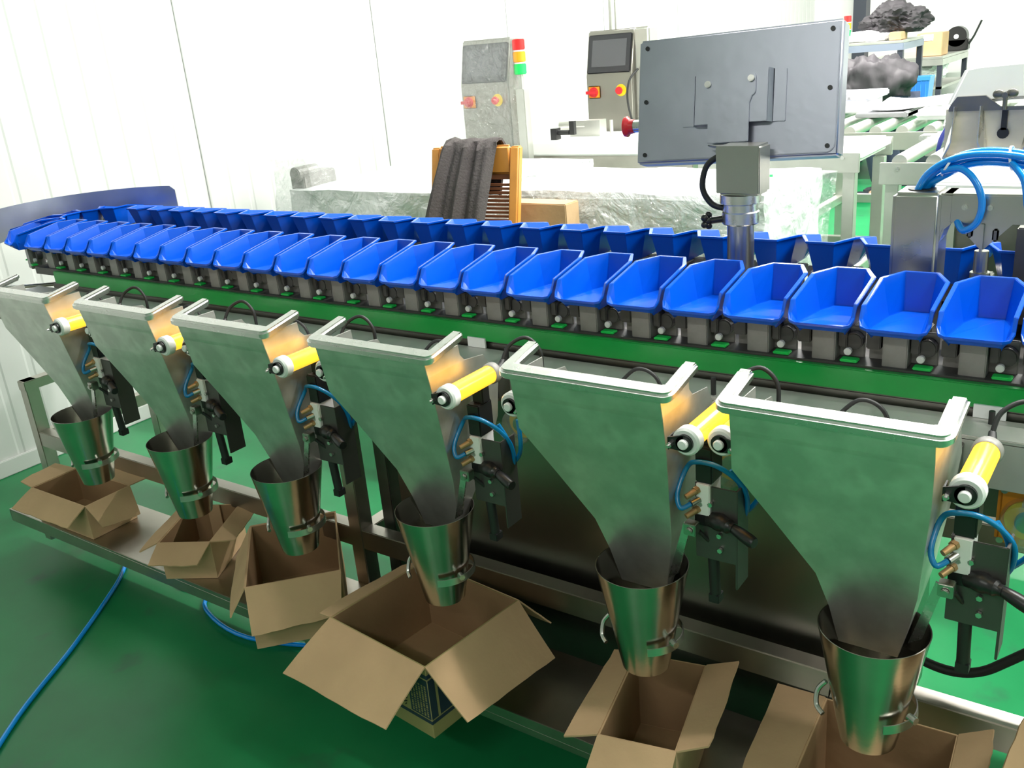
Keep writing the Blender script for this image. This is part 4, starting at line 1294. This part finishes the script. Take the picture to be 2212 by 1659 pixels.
b = MB(); b.cyl((-0.80, 4.02, 0.832), (-0.75, 4.02, 0.832), 0.032, n=20)
tag(b.build('drive_pulley', 'rim', smooth=True), 'shiny round drive pulley above the roller conveyor', 'pulley')
b = MB(); b.tube([(-0.715, 3.72, 0.895), (-0.725, 3.71, 0.87), (-0.745, 3.70, 0.83), (-0.755, 3.70, 0.785)], lambda t: 0.016 - 0.010 * t, n=8)
tag(b.build('strap', mat('navy_strap', (0.02, 0.03, 0.22), 0.5), smooth=True), 'dark blue strap hanging beside the stainless feeder', 'strap')
# white cabinet and sheet on the rear roller conveyor
prn = thing('label_printer', 'white box unit with a row of dark symbols, right of the display', 'printer', (-1.36, 4.70, 0.828))
b = MB(); b.box(-0.20, 0.07, 0, 0.30, 0, 0.055); b.build('body', 'paper', prn, bevel=0.006)
b = MB(); b.box(-0.20, 0.095, 0.02, 0.32, 0.055, 0.085); b.build('top_unit', mat('pale_grey_case', (0.62, 0.63, 0.74), 0.4), prn, bevel=0.006)
b = MB()
for k in range(5):
    x = -0.02 - k * 0.035
    b.box(x, x + 0.014, 0.018, 0.0205, 0.062, 0.065); b.box(x + 0.002, x + 0.012, 0.018, 0.0205, 0.068, 0.071)
b.build('symbols', 'gplas', prn)
b = MB()
rows = []
for j in range(9):
    row = []
    for i in range(13):
        x = -1.25 + i * 0.033; yy = 4.55 + j * 0.055
        z = 0.873 - 0.012 * math.sin(i / 12 * 5.0 + 0.5) - 0.015 * (i / 12) + 0.006 * math.sin(j)
        row.append(b.bm.verts.new((x, yy, z)))
    rows.append(row)
for j in range(8):
    for i in range(12):
        b.bm.faces.new((rows[j][i], rows[j][i + 1], rows[j + 1][i + 1], rows[j + 1][i]))
tag(b.build('foam_sheet', 'paper', solid=0.006, smooth=True), 'wavy white sheet lying over the rear roller conveyor', 'sheet')
b = MB(); b.box(-1.28, -1.05, 4.50, 4.94, 0.8255, 0.845); b.box(-1.07, -1.05, 4.48, 4.96, 0.8255, 0.850)
tag(b.build('steel_tray', mat('dull_grey_metal', (0.42, 0.42, 0.44), 0.4, 0.6), bevel=0.004), 'long grey metal tray under the wavy white sheet', 'tray')
b = MB(); b.box(-1.0, -0.80, 4.35, 4.52, 0.8255, 0.868)
tag(b.build('white_case', 'paper', bevel=0.02, seg=3, smooth=True), 'rounded white case on the rear roller conveyor, left of the feeder', 'case')

# ------------------------------------------------------------------ bending person
pr = thing('person', 'person in a grey jacket bending forward behind the roller conveyor', 'person', (-1.86, 7.0, 0))
def skin(name, m, parent, verts, edges, radii, sub=2):
    me = bpy.data.meshes.new(name)
    me.from_pydata([Vector(v_) for v_ in verts], edges, [])
    o = bpy.data.objects.new(name, me)
    C.objects.link(o)
    o.parent = parent
    md = o.modifiers.new('skin', 'SKIN')
    me.skin_vertices[0].data[0].use_root = True
    for i_, r_ in enumerate(radii):
        me.skin_vertices[0].data[i_].radius = (r_, r_) if not isinstance(r_, tuple) else r_
    md.use_smooth_shade = True
    s2 = o.modifiers.new('subdivision', 'SUBSURF'); s2.levels = s2.render_levels = sub
    me.materials.append(M[m])
    return o


# body: one continuous figure, bent at the hips, head down to the left
BV = [(0.18, 0, 0.70), (0.03, 0, 0.85), (-0.12, 0, 0.855), (-0.26, 0, 0.80), (-0.35, 0, 0.75), (-0.42, 0, 0.70),
      (-0.24, -0.19, 0.80), (-0.24, -0.24, 0.60), (-0.32, -0.24, 0.44), (-0.24, 0.19, 0.80), (-0.26, 0.24, 0.60), (-0.34, 0.22, 0.44),
      (0.17, -0.07, 0.64), (0.02, -0.11, 0.46), (0.10, -0.11, 0.08), (0.02, -0.12, 0.03), (0.17, 0.07, 0.64), (0.06, 0.11, 0.46), (0.14, 0.11, 0.08), (0.06, 0.12, 0.03)]
BE = [(0, 1), (1, 2), (2, 3), (3, 4), (4, 5), (3, 6), (6, 7), (7, 8), (3, 9), (9, 10), (10, 11), (0, 12), (12, 13), (13, 14), (14, 15), (0, 16), (16, 17), (17, 18), (18, 19)]
BR = [0.075, 0.085, 0.10, 0.09, 0.055, 0.05, 0.055, 0.042, 0.030, 0.055, 0.042, 0.030, 0.055, 0.045, 0.038, 0.035, 0.055, 0.045, 0.038, 0.035]
body = skin('body', 'skin', pr, BV, BE, BR)
JV = [(0.24, 0, 0.73), (0.15, 0, 0.785), (0.02, 0, 0.805), (-0.12, 0, 0.805), (-0.24, 0, 0.78), (-0.32, 0, 0.74), (-0.24, -0.20, 0.79), (-0.24, -0.25, 0.62), (-0.31, -0.245, 0.49), (-0.25, 0.20, 0.79), (-0.26, 0.25, 0.62), (-0.33, 0.225, 0.49)]
JE = [(0, 1), (1, 2), (2, 3), (3, 4), (4, 5), (4, 6), (6, 7), (7, 8), (4, 9), (9, 10), (10, 11)]
JR = [0.150, 0.180, 0.190, 0.180, 0.145, 0.08, 0.082, 0.065, 0.055, 0.082, 0.065, 0.055]
jk = skin('jacket', 'jacket', pr, JV, JE, JR, 3)
tx = bpy.data.textures.new('cloth_folds', 'CLOUDS')
tx.noise_scale = 0.075
tx.noise_depth = 3
dm = jk.modifiers.new('folds', 'DISPLACE')
dm.texture = tx
dm.strength = 0.12
dm.mid_level = 0.5
dm.texture_coords = 'LOCAL'
TV = [(0.20, 0, 0.66), (0.17, -0.09, 0.62), (0.02, -0.11, 0.46), (0.10, -0.11, 0.10), (0.17, 0.09, 0.62), (0.06, 0.11, 0.46), (0.14, 0.11, 0.10)]
TE = [(0, 1), (1, 2), (2, 3), (0, 4), (4, 5), (5, 6)]
skin('trousers', 'jeans', pr, TV, TE, [0.11, 0.095, 0.075, 0.062, 0.095, 0.075, 0.062])
b = MB(); b.sphere((-0.49, 0, 0.65), 0.098, 18, 0.95, 0.82, 1.12); b.sphere((-0.585, 0, 0.635), 0.018, 8); b.sphere((-0.48, -0.083, 0.65), 0.022, 8, 1, .4, 1.2); b.sphere((-0.48, 0.083, 0.65), 0.022, 8, 1, .4, 1.2)
hd = b.build('head', 'skin', pr, smooth=True)
b = MB(); b.sphere((-0.470, 0, 0.675), 0.106, 18, 0.95, 0.88, 1.05); b.build('hair', 'hair', hd, smooth=True)
for sy, off in ((-1, 0.0), (1, 0.04)):
    b = MB(); b.sphere((0.02 + off - 0.03, sy * 0.115, 0.035), 0.05, 14, 2.3, 0.85, 0.7)
    b.build('shoe', 'dpaint', pr, smooth=True)
for sy, hx0 in ((-1, -0.33), (1, -0.35)):
    b = MB()
    b.sphere((hx0, sy * 0.24, 0.40), 0.034, 10, 0.7, 1.0, 1.25)
    for q in range(4):
        b.tube([(hx0 - 0.005, sy * (0.215 + q * 0.016), 0.375), (hx0 - 0.012, sy * (0.215 + q * 0.016), 0.345 - 0.004 * (q in (1, 2))), (hx0 - 0.004, sy * (0.215 + q * 0.016), 0.322 - 0.006 * (q in (1, 2)))], 0.0085, n=8)
    b.tube([(hx0 + 0.01, sy * 0.21, 0.405), (hx0 - 0.02, sy * 0.195, 0.38), (hx0 - 0.03, sy * 0.19, 0.355)], 0.0095, n=8)
    b.build('hand', 'skin', pr, smooth=True)

# ------------------------------------------------------------------ trolley and bench with goods at the back
def rack(name, label, cat, x0, x1, y0, y1, zt, m='paint', leg='dpaint'):
    t = thing(name, label, cat, ((x0 + x1) / 2, (y0 + y1) / 2, 0))
    hx, hy = (x1 - x0) / 2, (y1 - y0) / 2
    b_ = MB(); b_.box(-hx, hx, -hy, hy, zt - 0.02, zt); b_.build('top_shelf', 'paper' if m == 'paper' else 'bframe', t, bevel=0.003)
    b_ = MB(); b_.box(-hx, hx, -hy - 0.004, -hy + 0.02, zt - 0.07, zt - 0.021); b_.box(-hx, hx, hy - 0.02, hy, zt - 0.07, zt - 0.021); b_.box(hx - 0.02, hx + 0.004, -hy, hy, zt - 0.07, zt - 0.021)
    b_.build('rail_frame', m, t)
    for z in (0.25, 0.62):
        b_ = MB(); b_.box(-hx, hx, -hy, hy, z - 0.02, z); b_.build('shelf', m, t)
    for sx in (-1, 1):
        for sy in (-1, 1):
            b_ = MB(); b_.box(sx * (hx - 0.02) - 0.02, sx * (hx - 0.02) + 0.02, sy * (hy - 0.02) - 0.02, sy * (hy - 0.02) + 0.02, 0, zt - 0.07); b_.build('leg', leg, t)
    return t


rack('storage_rack', 'grey-blue steel rack behind the bending person, dark clothes on top', 'rack', -2.62, -1.88, 7.78, 8.42, 1.04)
rack('workbench', 'light steel workbench with dark legs at the back right', 'workbench', -2.45, -1.79, 8.72, 9.75, 0.86, 'bframe')
def heap(name, m, label, cat, c_, s_, seed, amp=0.3):
    b_ = MB()
    bmesh.ops.create_icosphere(b_.bm, subdivisions=5, radius=1.0)
    for vt in b_.bm.verts:
        p = vt.co.copy()
        f = 1 + amp * noise.noise(p * 1.6 + Vector((seed, 0, 0))) + amp * 0.45 * (1 - abs(noise.noise(p * 4 + Vector((0, seed, 0)))) * 2) * 0.5 + 0.07 * noise.noise(p * 11)
        q = p * f
        q.z = max(q.z, -0.62)
        vt.co = Vector((c_[0] + q.x * s_[0], c_[1] + q.y * s_[1], c_[2] + q.z * s_[2]))
    return tag(b_.build(name, m, smooth=True), label, cat)


heap('clothes_heap', 'bag', 'heap of crumpled dark clothes on top of the grey-blue rack', 'clothes', (-2.02, 8.05, 1.165), (0.20, 0.20, 0.125), 4, 0.5)
heap('plastic_bag', 'paper', 'white plastic bag under the dark clothes heap', 'bag', (-2.18, 7.90, 1.072), (0.20, 0.09, 0.05), 14, 0.3)
heap('clear_bag', 'filmw', 'crumpled translucent bag on the lower shelf of the workbench', 'bag', (-2.0, 9.0, 0.735), (0.18, 0.20, 0.11), 24, 0.3)
b = MB(); b.box(-2.02, -1.82, 8.80, 9.05, 0.862, 1.045)
cbx = tag(b.build('cardboard_box', 'card', bevel=0.004), 'closed brown cardboard box with a white label on the workbench', 'cardboard box')
b = MB(); b.box(-1.99, -1.89, 8.797, 8.80, 0.985, 1.035); b.build('label', 'paper', cbx)
b = MB(); b.box(-1.99, -1.90, 7.80, 7.98, 1.042, 1.10)
tag(b.build('cardboard_box', 'card', bevel=0.004), 'small brown carton beside the white bag on the grey-blue rack', 'cardboard box')
b = MB(); b.box(-2.06, -1.91, 7.82, 8.10, 0.622, 0.82)
tag(b.build('cardboard_box', 'cardin', bevel=0.004), 'brown carton on the middle shelf of the rack, right of the person', 'cardboard box')
td = thing('tape_dispenser', 'black table tape dispenser with a spindle lever on the workbench', 'tape dispenser', (-1.84, 9.50, 0.862))
b = MB(); b.box(-0.13, 0.10, -0.05, 0.05, 0, 0.10); b.build('base', 'black', td, bevel=0.01, seg=2)
b = MB(); b.cyl((0.0, -0.05, 0.12), (0.0, 0.05, 0.12), 0.085, n=28); wheel = b.build('reel', 'black', td, smooth=True)
b = MB(); b.cyl((0.0, -0.056, 0.12), (0.0, -0.05, 0.12), 0.02, n=18); b.build('hub', 'wplas', wheel)
b = MB(); b.tube([(0.10, -0.02, 0.05), (0.14, -0.02, 0.12), (0.19, -0.02, 0.24)], 0.009, n=8, smooth=False); b.build('lever', 'black', td)
cr_ = thing('plastic_crate', 'blue ribbed plastic crate on a low cabinet beside the bending person', 'crate', (-1.70, 7.62, 0.615))
b = MB(); b.loft([[(-0.065, -0.07, 0), (0.065, -0.07, 0), (0.065, 0.07, 0), (-0.065, 0.07, 0)], [(-0.075, -0.08, 0.17), (0.075, -0.08, 0.17), (0.075, 0.08, 0.17), (-0.075, 0.08, 0.17)],
                  [(-0.068, -0.073, 0.17), (0.068, -0.073, 0.17), (0.068, 0.073, 0.17), (-0.068, 0.073, 0.17)], [(-0.06, -0.065, 0.01), (0.06, -0.065, 0.01), (0.06, 0.065, 0.01), (-0.06, 0.065, 0.01)]], True, True)
b.build('crate_body', 'crate', cr_)
b = MB()
b.box(-0.08, 0.08, -0.086, -0.078, 0.145, 0.172)
for k in range(4):
    b.box(-0.055 + k * 0.034, -0.049 + k * 0.034, -0.082, -0.066, 0.02, 0.145)
b.build('crate_ribs', 'crate', cr_)
b = MB(); b.box(-1.80, -1.60, 7.52, 7.72, 0.0, 0.612)
tag(b.build('storage_cabinet', 'dpaint', bevel=0.004), 'low dark cabinet under the blue plastic crate', 'cabinet')

# ------------------------------------------------------------------ stainless vibrating feeder, right
fd = thing('feeder', 'stainless multi-channel feeder with wing nut at the right edge', 'feeder', (-0.40, 2.42, 0))
b = MB()  # bright rounded hood
b.loft([[(-0.088, 0.02, 1.060), (-0.050, 0.02, 1.150), (-0.020, 0.02, 1.155), (0.60, 0.02, 1.185), (0.60, 0.02, 1.075), (0.05, 0.02, 1.075)],
        [(-0.088, 0.40, 1.060), (-0.050, 0.40, 1.150), (-0.020, 0.40, 1.155), (0.60, 0.40, 1.185), (0.60, 0.40, 1.075), (0.05, 0.40, 1.075)]], True, True)
b.build('hood', 'wplas', fd, bevel=0.008, seg=3, smooth=True)
b = MB()
for x0 in (-0.078, 0.082, 0.242):
    lp1 = [(x0, 1.062), (x0 + 0.016, 1.086), (x0 + 0.076, 1.087), (x0 + 0.108, 1.062), (x0 + 0.160, 1.062), (x0 + 0.160, 1.054), (x0, 1.054)]
    b.prism([(x, 0.010, z) for x, z in lp1], [(x, 0.019, z) for x, z in lp1])
b.build('front_lip', 'dsteel', fd)
b = MB(); b.box(-0.085, 0.60, 0.02, 0.04, 0.930, 1.058); b.build('front_plate', 'rust', fd)
for xa, xb in ((-0.062, -0.005), (0.096, 0.153), (0.254, 0.311)):
    b = MB()
    for xx, sg in ((xa, -1), (xb, 1)):
        pr_ = [(0.0, 0.019, 1.062), (0.0, -0.020, 1.068), (0.0, -0.026, 0.990), (sg * 0.004, -0.026, 0.975), (sg * 0.016, -0.026, 0.953), (sg * 0.016, 0.019, 0.953)]
        b.prism([(xx + q[0], q[1], q[2]) for q in pr_], [(xx + q[0] - sg * 0.0022, q[1], q[2]) for q in pr_])
    b.box(xa - 0.016, xb + 0.016, -0.026, 0.019, 0.951, 0.954)
    b.build('chute_channel', 'rim', fd, bevel=0.0006)
    b = MB(); b.cyl(((xa + xb) / 2 + 0.01, -0.006, 0.955), ((xa + xb) / 2 + 0.01, -0.006, 0.966), 0.006, n=12); b.build('drain_stub', 'dsteel', fd)
for x in (0.040, 0.200):
    b = MB(); b.cyl((x, 0.021, 1.003), (x, 0.012, 1.003), 0.0125, n=14); b.box(x - 0.0055, x + 0.0065, 0.012, 0.0205, 1.010, 1.054); b.build('slot_dark_piece', 'black', fd)  # solid black piece painting the dark inside of a slot
    b = MB()
    b.sphere((x - 0.014, 0.0, 1.090), 0.0105, 14, 1.2, 0.35, 1.0); b.sphere((x + 0.014, 0.0, 1.091), 0.0105, 14, 1.2, 0.35, 1.0); b.cyl((x, 0.021, 1.088), (x, -0.010, 1.088), 0.0065, n=14)
    b.cyl((x, 0.004, 1.088), (x, 0.004, 1.056), 0.005)
    b.build('wing_nut', 'dsteel', fd, smooth=True)
b = MB(); b.loft([[(-0.080, -0.03, 0.950), (0.60, -0.03, 0.950), (0.60, 0.30, 0.950), (-0.080, 0.30, 0.950)], [(-0.096, -0.09, 0.905), (0.60, -0.09, 0.905), (0.60, 0.32, 0.905), (-0.096, 0.32, 0.905)],
                  [(-0.10, -0.09, 0.85), (0.60, -0.09, 0.85), (0.60, 0.32, 0.85), (-0.10, 0.32, 0.85)]], True, True)
b.build('base_cover', 'wplas', fd, bevel=0.004, seg=3, smooth=True)
for x in (-0.06, 0.5):
    for y0 in (0.0, 0.26):
        b = MB(); b.box(x - 0.02, x + 0.02, y0 - 0.02, y0 + 0.02, 0, 0.85); b.build('leg', 'bframe', fd)
b = MB(); b.box(-0.04, 0.60, 0.0, 0.28, 0.30, 0.80); b.build('drive_cabinet', 'dsteel', fd, bevel=0.004)
b = MB(); b.box(-0.55, -0.33, 2.0, 2.30, 0.70, 0.715); b.box(-0.46, -0.42, 2.13, 2.17, 0.0, 0.70)
tag(b.build('side_table', 'bframe', bevel=0.003), 'small steel table plate behind the far trays, left of the square post', 'table')
